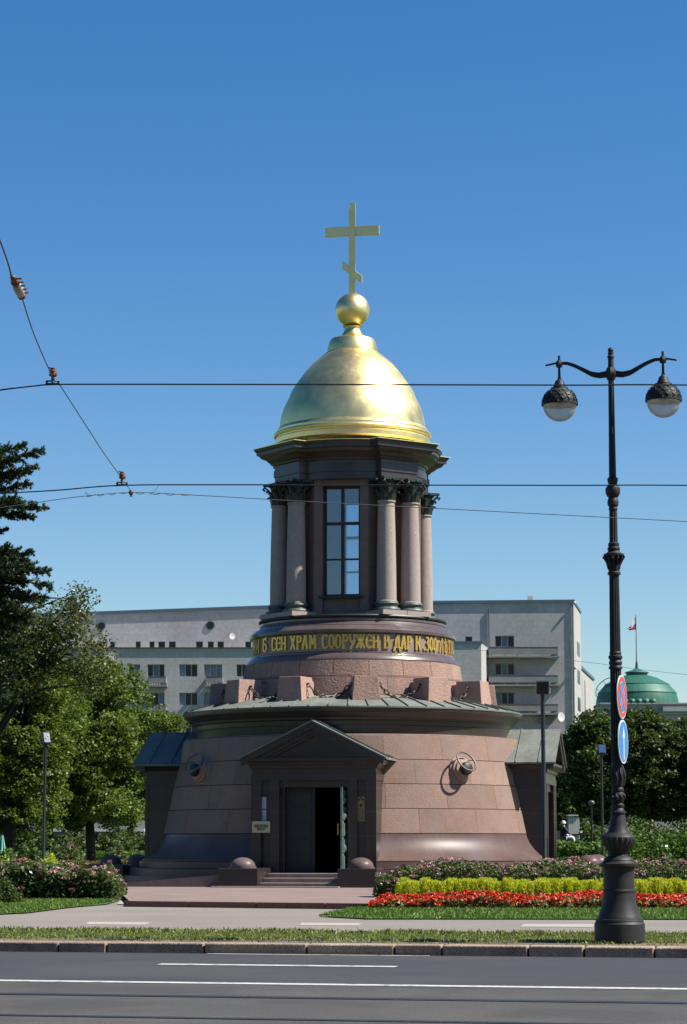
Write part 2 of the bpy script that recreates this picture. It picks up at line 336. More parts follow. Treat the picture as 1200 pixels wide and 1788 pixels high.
# ================================================================== GROUND
AR = R(12)
U = Vector((math.cos(AR), -math.sin(AR), 0)); N = Vector((math.sin(AR), math.cos(AR), 0)); O = Vector((0, 35.25, 0))
def rd(u, n, z=0): p = O + U * u + N * n; return Vector((p.x, p.y, z))
def sheet(name, pts, z, material, kind='structure', thick=0):
    b = MB()
    if thick: b.prism([(p[0], p[1]) for p in pts], z - thick, z)
    else: b.add([(p[0], p[1], z) for p in pts], [tuple(range(len(pts)))])
    o = b.build(name, material); tag(o, kind=kind); return o
sheet('ground', [(-2500, -1500), (2500, -1500), (2500, 4000), (-2500, 4000)], -.05, M['earth'])
nL = 7.35                                       # white line distance from the kerb
sheet('road', [rd(-300, -nL), rd(300, -nL), rd(300, 0), rd(-300, 0)], 0, M['asphalt'])
sheet('tram_lane', [rd(-300, -60), rd(300, -60), rd(300, -nL - .004), rd(-300, -nL - .004)], 0.0, M['asphalt2'])
sheet('lane_marking', [rd(-300, -nL - .12), rd(300, -nL - .12), rd(300, -nL + .16), rd(-300, -nL + .16)], .006, M['paint'])
a, c = gr(278, 1684, 0), gr(694, 1688, 0)
ua, uc = (a - O).dot(U), (c - O).dot(U); na = -3.25
sheet('lane_marking', [rd(ua, na - .12), rd(uc, na - .12), rd(uc, na + .16), rd(ua, na + .16)], .006, M['paint'])
sheet('lane_marking', [rd(-2.0, -.22), rd(1.3, -.22), rd(1.3, -.1), rd(-2.0, -.1)], .006, M['paint'])
for nn, ww in ((-9.7, .13), (-12.75, .09), (-11.2, .05)):
    if ww > .06:
        sheet('tram_rail', [rd(-300, nn - ww), rd(300, nn - ww), rd(300, nn + ww), rd(-300, nn + ww)], .006, M['rail'])
# kerb: one run of granite stones
kb = MB(); us = [-30, -5.3, -4.35, -3.6, -2.1, -.55, .75, 1.45, 2.7, 3.5, 4.5, 6.2, 30]
for i in range(len(us) - 1):
    n_ = 1 if (us[i + 1] - us[i]) < 4 else int((us[i + 1] - us[i]) / 1.5)
    for k in range(n_):
        u0 = us[i] + (us[i + 1] - us[i]) * k / n_; u1 = us[i] + (us[i + 1] - us[i]) * (k + 1) / n_
        j = random.uniform(-.01, .01); jz = random.uniform(-.008, .006)
        kb.add([rd(u0 + .012, j, -.04), rd(u1 - .012, j, -.04), rd(u1 - .012, .3, -.04), rd(u0 + .012, .3, -.04),
                rd(u0 + .012, j, .15 + jz), rd(u1 - .012, j + .004, .15 + jz), rd(u1 - .012, .3, .155), rd(u0 + .012, .3, .155)],
               [(0, 3, 2, 1), (4, 5, 6, 7), (0, 1, 5, 4), (1, 2, 6, 5), (2, 3, 7, 6), (3, 0, 4, 7)])
tag(kb.build('kerb', M['kerb'], bev=.018), kind='structure')
sheet('park_ground', [rd(-600, .3), rd(600, .3), rd(900, 1500), rd(-900, 1500)], .14, M['lawn'])
sheet('verge_soil', [rd(-60, .31), rd(60, .31), rd(60, 4.7), rd(-60, 4.7)], .15, M['earth'])
# gravel path and forecourt
pf = [rd(-60, 4.6), rd(60, 4.6), gr(2400, 1605, .18), gr(1200, 1605, .18), gr(560, 1601, .18), gr(556, 1597, .18), gr(620, 1586, .18), gr(660, 1580, .18), gr(800, 1573, .18),
      gr(800, 1560, .18), gr(150, 1560, .18), gr(208, 1572, .18), gr(190, 1579, .18), gr(120, 1585, .18), gr(50, 1594, .18), gr(-20, 1597, .18), gr(-900, 1600, .18)]
sheet('path', pf, .18, M['path'])
for (x0, x1, y0, y1) in ((155, 262, 1609.5, 1614), (528, 632, 1611, 1615.5), (915, 1040, 1613, 1618), (-150, -60, 1607, 1612), (1290, 1400, 1616, 1621)):
    sheet('path_marking', [gr(x0, y0, .186), gr(x1, y0 + .6, .186), gr(x1 - 6, y1 + .6, .186), gr(x0 - 6, y1, .186)], .186, M['slab'])
CX, CY, TH = at(616, 1473, 82).x, 82.0, R(-10)
CM = Matrix.Translation((CX, CY, 0)) @ Matrix.Rotation(TH, 4, 'Z')
def ch(x, y): p = CM @ Vector((x, y, 0)); return (p.x, p.y)
pz = [gr(226, 1573, .3), gr(700, 1578, .3), ch(9, -10), ch(14, -4), ch(14, 14), ch(-14, 14), ch(-14, -3), gr(196, 1546, .3)]
sheet('paving', pz, .3, M['paving'], thick=.0)
kp = MB(); a, b_ = gr(226, 1573.4, .3), gr(700, 1578.4, .3); d = (b_ - a).normalized(); q = Vector((d.y, -d.x, 0)); L = (b_ - a).length
for i in range(4):
    p0 = a + d * (L * i / 4 + .01); p1 = a + d * (L * (i + 1) / 4 - .01)
    kp.prism([(p.x, p.y) for p in (p0, p1, p1 + q * .3, p0 + q * .3)], .17, .308)
tag(kp.build('paving_kerb', M['redkerb']), kind='structure')
sheet('stone_edging', [gr(205, 1578, .2), gr(213, 1569, .2), gr(236, 1564.5, .2), gr(240, 1567, .2), gr(224, 1572, .2), gr(218, 1579, .2)], .2, M['slab'])
LAWN_L = [gr(-300, 1600, .2), gr(0, 1596, .2), gr(50, 1593.5, .2), gr(120, 1584.5, .2), gr(188, 1578.5, .2), gr(206, 1573, .2), gr(190, 1545, .2), gr(-300, 1545, .2)]
LAWN_R = [gr(558, 1599.5, .2), gr(640, 1604, .2), gr(1200, 1604.5, .2), gr(1600, 1604, .2), gr(1600, 1560, .2), gr(690, 1560, .2), gr(650, 1580.5, .2), gr(610, 1588, .2)]
sheet('lawn', LAWN_L, .205, M['lawn']); sheet('lawn', LAWN_R, .205, M['lawn'])
def inpoly(P, poly):
    x, y = P[:, 0], P[:, 1]; ins = np.zeros(len(P), bool); n = len(poly); j = n - 1
    for i in range(n):
        xi, yi, xj, yj = poly[i][0], poly[i][1], poly[j][0], poly[j][1]
        ins ^= ((yi > y) != (yj > y)) & (x < (xj - xi) * (y - yi) / (yj - yi + 1e-12) + xi); j = i
    return ins
def blades(name, poly, n, h, wd, z, material, label, cat='grass', clump=0.0):
    xs = [p[0] for p in poly]; ys = [p[1] for p in poly]
    P = np.stack([rng.uniform(min(xs), max(xs), n * 3), rng.uniform(min(ys), max(ys), n * 3)], 1); P = P[inpoly(P, poly)][:n]
    if clump:
        f = np.sin(P[:, 0] * 3.1 + 2 * np.sin(P[:, 1] * 1.7)) * np.sin(P[:, 1] * 4.3 + P[:, 0]) + np.sin(P[:, 0] * 9 + P[:, 1] * 7) * .5
        P = P[f + rng.normal(0, .5, len(P)) > clump - .6]
    m = len(P); C = np.zeros((m, 3)); C[:, :2] = P; hh = h * rng.uniform(.4, 1.3, m)
    D = np.zeros((m, 3)); D[:, :2] = rng.normal(0, .45, (m, 2)); D[:, 2] = 1; D *= (hh / 2)[:, None]
    C[:, 2] = z; C += D
    W = np.zeros((m, 3)); aa = rng.uniform(0, 6.28, m); W[:, 0] = np.cos(aa); W[:, 1] = np.sin(aa); W *= wd
    o = quads(name, C, D, W, material); return tag(o, label, cat, kind='stuff')
strip = [rd(-9, 1.3), rd(9, 1.3), rd(9, 4.6), rd(-9, 4.6)]
blades('verge_grass', strip, 120000, .036, .009, .15, M['verge'], 'patchy low grass and weeds along the kerb', clump=.45)
blades('kerb_weeds', [rd(-9, .31), rd(9, .31), rd(9, 1.5), rd(-9, 1.5)], 9000, .05, .012, .15, M['verge'], 'scattered low weeds in the bare soil behind the kerb', clump=1.0)
edge = [rd(-9, 3.4), rd(9, 3.4), rd(9, 4.75), rd(-9, 4.75)]
blades('verge_weeds', edge, 16000, .07, .014, .15, M['verge'], 'taller tufts of weed where the verge meets the path', clump=.5)
vis_r = [gr(560, 1599.5, .2), gr(640, 1604.5, .2), gr(1240, 1605, .2), gr(1240, 1584, .2), gr(660, 1584, .2), gr(612, 1588, .2)]
blades('lawn_grass', vis_r, 26000, .07, .012, .2, M['grass'], 'mown grass in front of the red flowerbed')
vis_l = [gr(-30, 1597, .2), gr(50, 1594, .2), gr(120, 1585, .2), gr(206, 1575, .2), gr(200, 1562, .2), gr(-30, 1562, .2)]
blades('lawn_grass', vis_l, 22000, .08, .014, .2, M['grass'], 'mown grass in front of the pink spirea hedge')

# ================================================================== CHAPEL
chapel = empty('chapel', (CX, CY, .0), TH, 'round pink granite chapel with gold dome, cross and gabled doorway porches', 'chapel')
def zs(py): return zat(py, CY)
def add(mb, name, m, parent=None, bev=0): return mb.build(name, m, parent or chapel, bev)
GAP = 15.0
def arcs(prof, n=26):
    return [MB().lathe(prof, n, k * 90 + GAP, (k + 1) * 90 - GAP) for k in range(4)]
JZ = [1.92, 2.70, 3.48, 4.26, 5.04]
def rc(z): return 6.44 + (5.76 - 6.44) * (z - 1.9) / (5.04 - 1.9)
cone = MB()
pr = []
for i in range(4):
    z0, z1 = JZ[i], JZ[i + 1]
    pr += [(rc(z0) - .03, z0), (rc(z0 + .012), z0 + .014), (rc(z1 - .014) + .012, z1 - .016), (rc(z1) - .03, z1 - .001)]
for k in range(4):
    for i in range(3): cone.lathe(pr[i * 4:i * 4 + 4], 26, k * 90 + GAP, (k + 1) * 90 - GAP)
cone.lathe(pr[12:16], 128)
cone.lathe([(5.74, 5.035), (5.72, 5.07), (5.35, 5.10)], 96)
add(cone, 'battered_wall', M['pink'])
for q_ in (arcs([(6.36, 1.93), (6.44, 1.9), (6.46, 1.8), (6.54, 1.62), (6.68, 1.42), (6.86, 1.24), (7.1, 1.1), (7.14, 1.08), (7.14, 1.05), (7.1, 1.03)])): add(q_, 'flared_plinth', M['polish2'])
st = arcs([(7.0, 1.03), (7.22, 1.03), (7.22, .82), (7.2, .8), (7.55, .8), (7.55, .56), (7.9, .56), (7.9, .28)])
for q_ in st: add(q_, 'stepped_base', M['polish2'])
# ring entablature under the lower roof
zE = zs(1250)
add(MB().lathe([(5.3, 5.0), (5.38, 5.08), (5.40, zs(1283)), (5.42, zs(1280)), (5.40, zs(1279)), (5.42, zs(1272)), (5.5, zs(1270)), (5.52, zs(1267)), (5.6, zs(1264)), (5.68, zs(1259)), (5.71, zs(1258)), (5.75, zs(1257)),
                (5.77, zs(1254)), (5.77, zE - .02), (5.6, zE)], 128), 'eave_cornice', M['polish_shaded'])
# copper roof with standing seams
zi = zat(1211, CY - 3.9)
rf = MB().lathe([(5.70, zE - .03), (5.80, zE - .03), (5.80, zE + .02), (4.9, zE + .02 + (zi - zE) * .47), (3.7, zi)], 120, smooth=False)
for i in range(56):
    a = R(360 / 56 * i + 2); d0, d1 = Vector((math.sin(a), -math.cos(a), 0)), Vector((math.cos(a), math.sin(a), 0))
    p = [d0 * 5.8 + Vector((0, 0, zE + .015)), d0 * 4.9 + Vector((0, 0, zE + .015 + (zi - zE) * .47)), d0 * 3.75 + Vector((0, 0, zi))]
    for k in range(2):
        vs = [p[k] - d1 * .015, p[k] + d1 * .015, p[k + 1] + d1 * .015, p[k + 1] - d1 * .015]
        rf.add(vs + [v + Vector((0, 0, .05)) for v in vs], [(4, 5, 6, 7), (0, 1, 5, 4), (1, 2, 6, 5), (2, 3, 7, 6), (3, 0, 4, 7)])
add(rf, 'ring_roof', M['copper'])
# rock-faced tier
zt = zs(1166)
add(MB().lathe([(3.92, zi - .15), (3.9, zi), (3.80, (zi + zt) / 2 - .01), (3.77, (zi + zt) / 2), (3.79, (zi + zt) / 2 + .01), (3.69, zt), (3.5, zt + .01)], 128), 'upper_tier_wall', M['pink2'])
add(MB().lathe([(3.5, zt - .01), (3.66, zt), (3.67, zs(1164)), (3.64, zs(1160)), (3.56, zs(1156)), (3.5, zs(1154)), (3.5, zs(1152.5)), (3.46, zs(1152)), (3.45, zs(1150))], 128), 'frieze_base_moulding', M['polish'])
ZF0, ZF1, RF = zs(1150.5), zs(1121), 3.44
band = add(MB().lathe([(RF, ZF0), (RF, ZF1)], 128), 'inscription_band', M['frieze'])
add(MB().lathe([(3.44, ZF1 - .01), (3.5, zs(1120)), (3.54, zs(1119)), (3.55, zs(1114)), (3.52, zs(1112)), (3.46, zs(1110)), (3.40, zs(1107)), (3.36, zs(1106)), (3.36, zs(1105)), (3.28, zs(1104)), (3.20, zs(1100)),
                (3.18, zs(1098.5)), (3.2, zs(1097)), (3.2, zs(1093.5)), (3.12, zs(1092)), (3.05, zs(1091))], 128), 'podium_moulding', M['polish'])
ZL = zs(1087)
add(MB().lathe([(3.0, zs(1092)), (3.22, zs(1091.5)), (3.24, zs(1089)), (3.22, ZL), (2.2, ZL + .03)], 128), 'podium_flashing', M['flash'])
# ---- chain blocks and chains
def zroof(r): return zE + .02 + (zi - zE) * .47 * (5.8 - r) / .9 if r > 4.9 else zE + .02 + (zi - zE) * (.47 + .53 * (4.9 - r) / 1.2)
bl = MB(); zt_ = 6.99
bl.frustum((-.475, .475, -4.95, -3.95), (-.385, .385, -4.86, -4.0), zroof(4.95) - .08, zt_)
bl.frustum((-.40, .40, -4.1, -3.75), (-.36, .36, -4.05, -3.72), zroof(4.1) - .08, zt_ - .12)
anch = [(-1, -.43), (1, .43)]
blk = None
blocks = []
for k in range(-4, 5):
    az = 15 + 30 * k
    if blk is None:
        blk = bl.build('chain_block', M['block'], chapel, .015)
        for sgn in (-1, 1):
            rm = MB(); rm.torus((sgn * .47, -4.45, zt_ - .27), (0, 1, 0), .06, .018, 14, 6)
            rm.tube([(sgn * .38, -4.45, zt_ - .23), (sgn * .47, -4.45, zt_ - .23)], .035, 8); rm.build('anchor_ring', M['chain'], blk)
        o = blk
    else: o = copy_tree(blk, chapel)
    o.rotation_euler = (0, 0, R(az))
cp = MB(); Rch = 4.45
a0 = Vector((.53, -Rch, zt_ - .32)); a1 = Matrix.Rotation(R(30), 4, 'Z') @ Vector((-.53, -Rch, zt_ - .32)); nl = 10
pts = []
for i in range(nl * 2 + 1):
    t = i / (nl * 2); p = a0.lerp(a1, t); p.z -= .40 * (1 - (2 * t - 1) ** 2); pts.append(p)
for i in range(nl):
    p, q_ = pts[2 * i], pts[2 * i + 2]; c = (p + q_) / 2; d = (q_ - p).normalized(); s = d.cross(Vector((0, 0, 1))).normalized()
    nrm = s if i % 2 else s.cross(d)
    cp.torus(c, nrm, .062, .023, 14, 6, sx=1.75, up=d)
co = cp.build('chain', M['chain'], chapel)
for k in range(-4, 4):
    o = co if k == -4 else copy_tree(co, chapel)
    o.rotation_euler = (0, 0, R(15 + 30 * k))
# ---- belfry core
zc0, zc1 = ZL + .0, zs(838)
zw0, zw1 = zat(1037, CY - 2.0), zat(849, CY - 2.0)
A, W, I = 2.25, .645, 1.62
h_ = A * math.tan(R(22.5))
core = MB()
for k in range(4):
    Mx = Matrix.Rotation(R(90 * k), 4, 'Z')
    core.prism([(W, -A), (h_, -A), (A, -h_), (A, -W), (I, -W), (W, -I)], zc0, zc1, Mx)
    core.box(-W + .002, W - .002, -A + .03, -I - .05, zw1, zc1 - .005, Mx)               # lintel
    core.box(-W + .002, W - .002, -A + .12, -I - .05, zc0, zw0 - .09, Mx)        # apron
add(core, 'belfry_wall', M['frieze2'] if 'frieze2' in M else masonry(mat('belfry_granite', (.2, .125, .105), .6, var=.1, speck=.2, sscale=40), False, 40, .9, mortar=.006, dark=.7, tint=.05))
lin = MB()
for k in range(8):
    lin.prism([(I * math.tan(R(22.5)), -I - .06), (-I * math.tan(R(22.5)), -I - .06), (-.6, -1.3), (.6, -1.3)], zw1 + .15, zc1 - .01, Matrix.Rotation(R(45 * k), 4, 'Z'))
add(lin, 'inner_lining', M['inner'])
def belfry_window():
    fr = MB(); w2 = .57; y0, y1 = -1.96, -1.86
    fr.box(-W, -w2 + .02, y0, y1, zw0 - .08, zw1); fr.box(w2 - .02, W, y0, y1, zw0 - .08, zw1)
    fr.box(-w2 + .02, w2 - .02, y0, y1, zw1 - .08, zw1); fr.box(-w2 + .02, w2 - .02, y0, y1, zw0 - .08, zw0)
    fr.box(-.055, .055, y0 - .01, y1, zw0, zw1 - .08)
    H = zw1 - zw0
    for f, t in ((.655, .05), (.322, .028)):
        z = zw0 + H * f
        fr.box(-w2 + .02, -.055, y0, y1, z - t, z + t); fr.box(.055, w2 - .02, y0, y1, z - t, z + t)
    f_ = fr.build('window', M['wood'], chapel)
    MB().box(-w2, w2, -1.92, -1.912, zw0 + .002, zw1 - .082).build('pane', M['glass'], f_)
    MB().box(-W - .1, W + .1, -2.34, -1.98, zw0 - .17, zw0 - .085).build('sill', M['cap'], f_)
    return f_
wd = belfry_window()
for k in (1, 2, 3):
    o = copy_tree(wd, chapel); o.rotation_euler = (0, 0, R(90 * k))
add(MB().lathe([(.01, zw0 - .3), (2.1, zw0 - .3)], 32), 'belfry_floor', M['inner'])
# ---- columns
Rcol, hs = 2.68, .50
zb0 = ZL + .02; zsb = zat(1049, CY - 3.0); zst = zat(871, CY - 3.0); zct = zat(831, CY - 3.0)
def column():
    sh = []
    for i in range(13):
        t = i / 12; r = .335 - .055 * t ** 1.6
        sh.append((r, zsb + .05 + (zst - zsb - .1) * t))
    sh = [(.37, zsb), (.37, zsb + .03), (.345, zsb + .05)] + sh + [(.285, zst - .06), (.315, zst - .05), (.315, zst), (.28, zst)]
    s = MB().lathe(sh, 32, M=Matrix.Translation((0, 0, 0))).build('column', M['column'])
    bs = MB()
    bs.lathe([(.34, zsb), (.40, zsb - .01), (.42, zsb - .05), (.39, zsb - .10), (.36, zsb - .13), (.37, zsb - .17), (.45, zsb - .20), (.475, zsb - .25), (.45, zsb - .29), (.3, zsb - .3)], 32)
    bs.build('column_base', M['verd'], s)
    MB().box(-.49, .49, -.49, .49, zb0 - .02, zsb - .29).build('column_plinth', M['column'], s)
    c = MB(); H = zct - zst
    c.lathe([(.27, zst), (.29, zst + .02), (.28, zst + H * .5), (.34, zst + H * .8), (.42, zst + H * .88)], 24)
    def leaf(a, z0, h, w0, out):
        dr = Vector((math.sin(a), -math.cos(a), 0)); tg = Vector((math.cos(a), math.sin(a), 0)); P = []
        prof = [(.285, 0, w0), (.31, h * .4, w0 * 1.15), (.34, h * .75, w0), (.34 + out * .6, h * .98, w0 * .7), (.34 + out, h * .92, w0 * .55), (.34 + out, h * .78, w0 * .3)]
        for r, zz, ww in prof: P += [dr * (r - .012) - tg * ww + Vector((0, 0, z0 + zz)), dr * (r + .03) + Vector((0, 0, z0 + zz)), dr * (r - .012) + tg * ww + Vector((0, 0, z0 + zz))]
        fs = [(3 * i + j, 3 * i + j + 1, 3 * i + j + 4, 3 * i + j + 3) for i in range(5) for j in range(2)]
        c.add(P, fs); c.add([p - dr * .02 for p in P], fs)
    for i in range(8): leaf(R(45 * i), zst, H * .42, .085, .10)
    for i in range(8): leaf(R(45 * i + 22.5), zst + H * .05, H * .66, .085, .13)
    for i in range(4):
        a = R(45 + 90 * i); dr = Vector((math.sin(a), -math.cos(a), 0)); tg = Vector((math.cos(a), math.sin(a), 0))
        for sg in (-1, 1):
            pts = [dr * .32 + tg * sg * .14 + Vector((0, 0, zst + H * .5)), dr * .42 + tg * sg * .07 + Vector((0, 0, zst + H * .74)), dr * .54 + tg * sg * .035 + Vector((0, 0, zst + H * .86)),
                   dr * .60 + tg * sg * .03 + Vector((0, 0, zst + H * .78)), dr * .56 + tg * sg * .03 + Vector((0, 0, zst + H * .70)), dr * .52 + tg * sg * .03 + Vector((0, 0, zst + H * .76))]
            c.tube(pts, [.03, .03, .035, .035, .03, .02], 6)
        a = R(90 * i); dr = Vector((math.sin(a), -math.cos(a), 0)); c.ball(dr * .41 + Vector((0, 0, zst + H * .9)), .06, n=8)
    # abacus with concave sides
    ab = []
    for i in range(4):
        for t in (-1, -.5, 0, .5, 1):
            a = R(90 * i); dr = Vector((math.sin(a), -math.cos(a), 0)); tg = Vector((math.cos(a), math.sin(a), 0))
            if t in (-1, 1): t *= .9
            p = dr * (.36 + .09 * t * t) + tg * (.45 * t); ab.append((p.x, p.y))
    c.prism(ab, zst + H * .89, zct - .002)
    c.build('capital', M['cap'], s)
    return s
c0 = column(); first = True
for k in range(4):
    for sg in (-1, 1):
        a = R(45 + 90 * k); p = Vector((math.sin(a), -math.cos(a), 0)) * Rcol + Vector((math.cos(a), math.sin(a), 0)) * hs * sg
        if first: o = c0; o.parent = chapel; first = False
        else: o = copy_tree(c0, chapel)
        o.location = p; o.rotation_euler = (0, 0, a)
# ---- upper entablature: ring + four facets over the column pairs
zT = zs(793)
def zz(py): return zs(py)
prof = [(0, zct - .0), (0, zct + .22), (.03, zct + .23), (.03, zct + .46), (.0, zct + .47), (0, zct + .60), (.05, zct + .63), (.07, zct + .68), (.14, zct + .72), (.22, zct + .80), (.34, zct + .86), (.40, zct + .95),
        (.46, zct + .97), (.46, zct + 1.06), (.50, zct + 1.10), (.53, zct + 1.17)]
k_ = (zT - zct) / 1.17
prof = [(o_, zct + (z_ - zct) * k_) for o_, z_ in prof]
en = MB().lathe([(2.2, zct)] + [(2.55 + o_, z_) for o_, z_ in prof] + [(2.0, zT + .05)], 128)
for k in range(4):
    Mx = Matrix.Rotation(R(45 + 90 * k), 4, 'Z'); vs = []; F, w_ = 2.74, .74
    for o_, z_ in prof: vs += [Mx @ Vector(p) for p in ((-w_ - o_, -1.5, z_), (-w_ - o_, -F - o_, z_), (w_ + o_, -F - o_, z_), (w_ + o_, -1.5, z_))]
    m = len(prof); fs = [(4 * i + j, 4 * i + j + 1, 4 * i + j + 5, 4 * i + j + 4) for i in range(m - 1) for j in range(3)]
    en.add(vs, fs + [(0, 3, 2, 1), tuple(4 * (m - 1) + j for j in range(4))])
add(en, 'upper_entablature', M['polish_shaded'])
rt = MB().lathe([(3.12, zT + .01), (3.12, zT + .035), (2.5, zT + .09)], 96)
for k in range(4):
    Mx = Matrix.Rotation(R(45 + 90 * k), 4, 'Z')
    rt.box(-1.3, 1.3, -3.31, -2.2, zT + .004, zT + .03, Mx)
add(rt, 'cornice_gilding', M['gold'])
# ---- dome
def dz(py): return zs(py)
Dp = [(2.6, dz(782)), (2.69, dz(779)), (2.70, dz(771)), (2.66, dz(769)), (2.66, dz(767)), (2.73, dz(765.5)), (2.75, dz(763)), (2.73, dz(760.5)), (2.66, dz(759)), (2.66, dz(756)), (2.60, dz(752)), (2.55, dz(750))]
for y, r in ((742, 2.53), (730, 2.49), (715, 2.40), (700, 2.25), (685, 2.13), (670, 1.93), (655, 1.71), (640, 1.46), (628, 1.20), (617, .92)): Dp.append((r, dz(y)))
Dp += [(.88, dz(615.5)), (.885, dz(615)), (.86, dz(606)), (.82, dz(600)), (.76, dz(594)), (.70, dz(592)), (.52, dz(590.5)), (.40, dz(587)), (.32, dz(582)), (.28, dz(577)), (.27, dz(573)), (.33, dz(571)), (.34, dz(569)), (.28, dz(568))]
zb = dz(541.5)
for i in range(2, 25):
    a = math.pi * i / 24; Dp.append((max(.6 * math.sin(a), .001), zb - .6 * math.cos(a)))
Dp.sort(key=lambda q: q[1])
add(MB().lathe(Dp, 128), 'dome', M['gold'])
cr = MB(); zx0, zx1 = zb + .57, dz(355)
zm0, zm1 = dz(412), dz(396)
cr.box(-.115, .115, -.06, .06, zx0 - .05, zx1)
cr.box(-.97, -.115, -.058, .058, zm0, zm1); cr.box(.115, .97, -.058, .058, zm0, zm1)
zo = dz(475.5)
for s in (-1, 1):
    x0, x1 = (s * .115, s * .355); sl_ = -.95
    vs = []
    for yy in (-.056, .056):
        for (x, t) in ((x0, -.14), (x1, -.14), (x1, .14), (x0, .14)): vs.append((x, yy, zo + sl_ * x * .85 + t))
    cr.add(vs, [(0, 1, 2, 3), (7, 6, 5, 4), (0, 4, 5, 1), (1, 5, 6, 2), (2, 6, 7, 3), (3, 7, 4, 0)])
crs = add(cr, 'cross', M['gold'], bev=.012)
rim = MB()
for s in (-1, 1):
    rim.box(s * .10 - .014, s * .10 + .014, -.078, -.0605, zx0, zx1 - .02)
    rim.box(min(s * .13, s * .96), max(s * .13, s * .96), -.078, -.0605, zm0 + .012, zm0 + .035); rim.box(min(s * .13, s * .96), max(s * .13, s * .96), -.078, -.0605, zm1 - .035, zm1 - .012)
    rim.box(s * .945 - .012, s * .945 + .012, -.077, -.0605, zm0 + .04, zm1 - .04)
rim.build('raised_rim', M['gold'], crs)
# ---- porches
RFp, zfl, zlin, zen0, zen1 = 7.2, .72, zat(1375, 75.2), zat(1362, 74.7), zat(1323, 74.5)
zap = zat(1256, 74.3)
def porch():
    b = MB()
    for s in (-1, 1):
        x = sorted((s * 1.10, s * 1.96)); b.box(x[0], x[1], -RFp + .12, -5.0, .3, zen0)
        x = sorted((s * 1.66, s * 1.985)); b.box(x[0], x[1], -RFp, -RFp + .118, .3, zen0)
        x = sorted((s * 1.085, s * 1.38)); b.box(x[0], x[1], -RFp, -RFp + .118, .3, zen0)
        x = sorted((s * .96, s * 1.10 - s * .003)); b.box(x[0], x[1], -RFp + .3, -RFp + .6, zfl, zlin + .1)
    b.box(-1.08, 1.08, -RFp + .10, -RFp + .7, zlin, zen0 - .003)
    b.box(-1.1, 1.1, -RFp - .05, -4.8, .2, zfl)                                   # threshold floor
    p = b.build('porch', M['porch'], chapel)
    e = MB(); hE = zen1 - zen0
    e.box(-1.99, 1.99, -RFp - .01, -4.9, zen0, zen0 + hE * .30)
    e.box(-1.97, 1.97, -RFp + .01, -4.9, zen0 + hE * .30, zen0 + hE * .55)
    e.box(-2.04, 2.04, -RFp - .06, -4.9, zen0 + hE * .55, zen0 + hE * .68)
    e.frustum((-2.06, 2.06, -RFp - .08, -4.9), (-2.2, 2.2, -RFp - .22, -4.9), zen0 + hE * .68, zen0 + hE * .88)
    e.box(-2.22, 2.22, -RFp - .24, -4.9, zen0 + hE * .88, zen1)
    e.build('porch_entablature', M['porch'], p)
    # pediment: tympanum and raking cornice
    t = MB(); hw = 2.22; za = zap - .06
    def tri(x, zb_, zt_, y0, y1):
        vs = [(-x, y0, zb_), (x, y0, zb_), (0, y0, zt_), (-x, y1, zb_), (x, y1, zb_), (0, y1, zt_)]
        t.add(vs, [(0, 1, 2), (5, 4, 3), (0, 3, 4, 1), (1, 4, 5, 2), (2, 5, 3, 0)])
    tri(hw - .1, zen1 + .003, za - .1, -RFp + .02, -4.9)
    slope = (za - zen1) / hw
    for s in (-1, 1):
        for (o0, o1, y0) in ((0.0, .20, -RFp - .30), (.20, .34, -RFp - .16), (.34, .44, -RFp - .08)):
            # band measured downwards from the roof line
            z_at = lambda x, o: za - slope * abs(x) - o
            x1 = hw + .04
            vs = [(0, y0, z_at(0, o0)), (s * x1, y0, z_at(x1, o0)), (s * x1, y0, max(z_at(x1, o1), z_at(x1, o1))), (0, y0, z_at(0, o1))]
            vs2 = [(v[0], -RFp + .04, v[2]) for v in vs]
            if o0 > 0:      # stop where the horizontal cornice begins
                xe = (za - o1 - zen1 - .01) / slope
                vs = [(0, y0, z_at(0, o0)), (s * (xe + (o1 - o0) / slope), y0, zen1 + .01), (s * xe, y0, zen1 + .01), (0, y0, z_at(0, o1))]
                vs2 = [(v[0], -RFp + .04, v[2]) for v in vs]
            t.add(vs + vs2, [(0, 1, 2, 3), (7, 6, 5, 4), (0, 4, 5, 1), (1, 5, 6, 2), (2, 6, 7, 3), (3, 7, 4, 0)])
    t.build('pediment', M['porch'], p)
    r = MB()
    for s in (-1, 1):
        y0, y1 = -RFp - .36, -4.6; x1 = 2.36
        za2 = zap
        def sl(x): return za2 - (za2 - zen1 - .0) / 2.36 * x
        vs = [(0, y0, sl(0)), (s * x1, y0, sl(x1)), (s * x1, y0, sl(x1) - .055), (0, y0, sl(0) - .055)]
        vs += [(v[0], y1, v[2]) for v in vs]
        r.add(vs, [(0, 1, 2, 3), (7, 6, 5, 4), (0, 4, 5, 1), (1, 5, 6, 2), (2, 6, 7, 3), (3, 7, 4, 0)])
        for y in (-7.0, -6.25, -5.5):
            v = [(0, y - .015, sl(0)), (s * x1, y - .015, sl(x1)), (s * x1, y + .015, sl(x1)), (0, y + .015, sl(0))]
            r.add(v + [(a_[0], a_[1], a_[2] + .035) for a_ in v], [(4, 5, 6, 7), (0, 1, 5, 4), (1, 2, 6, 5), (2, 3, 7, 6), (3, 0, 4, 7)])
    r.build('porch_roof', M['copper'], p)
    return p
pp = porch()
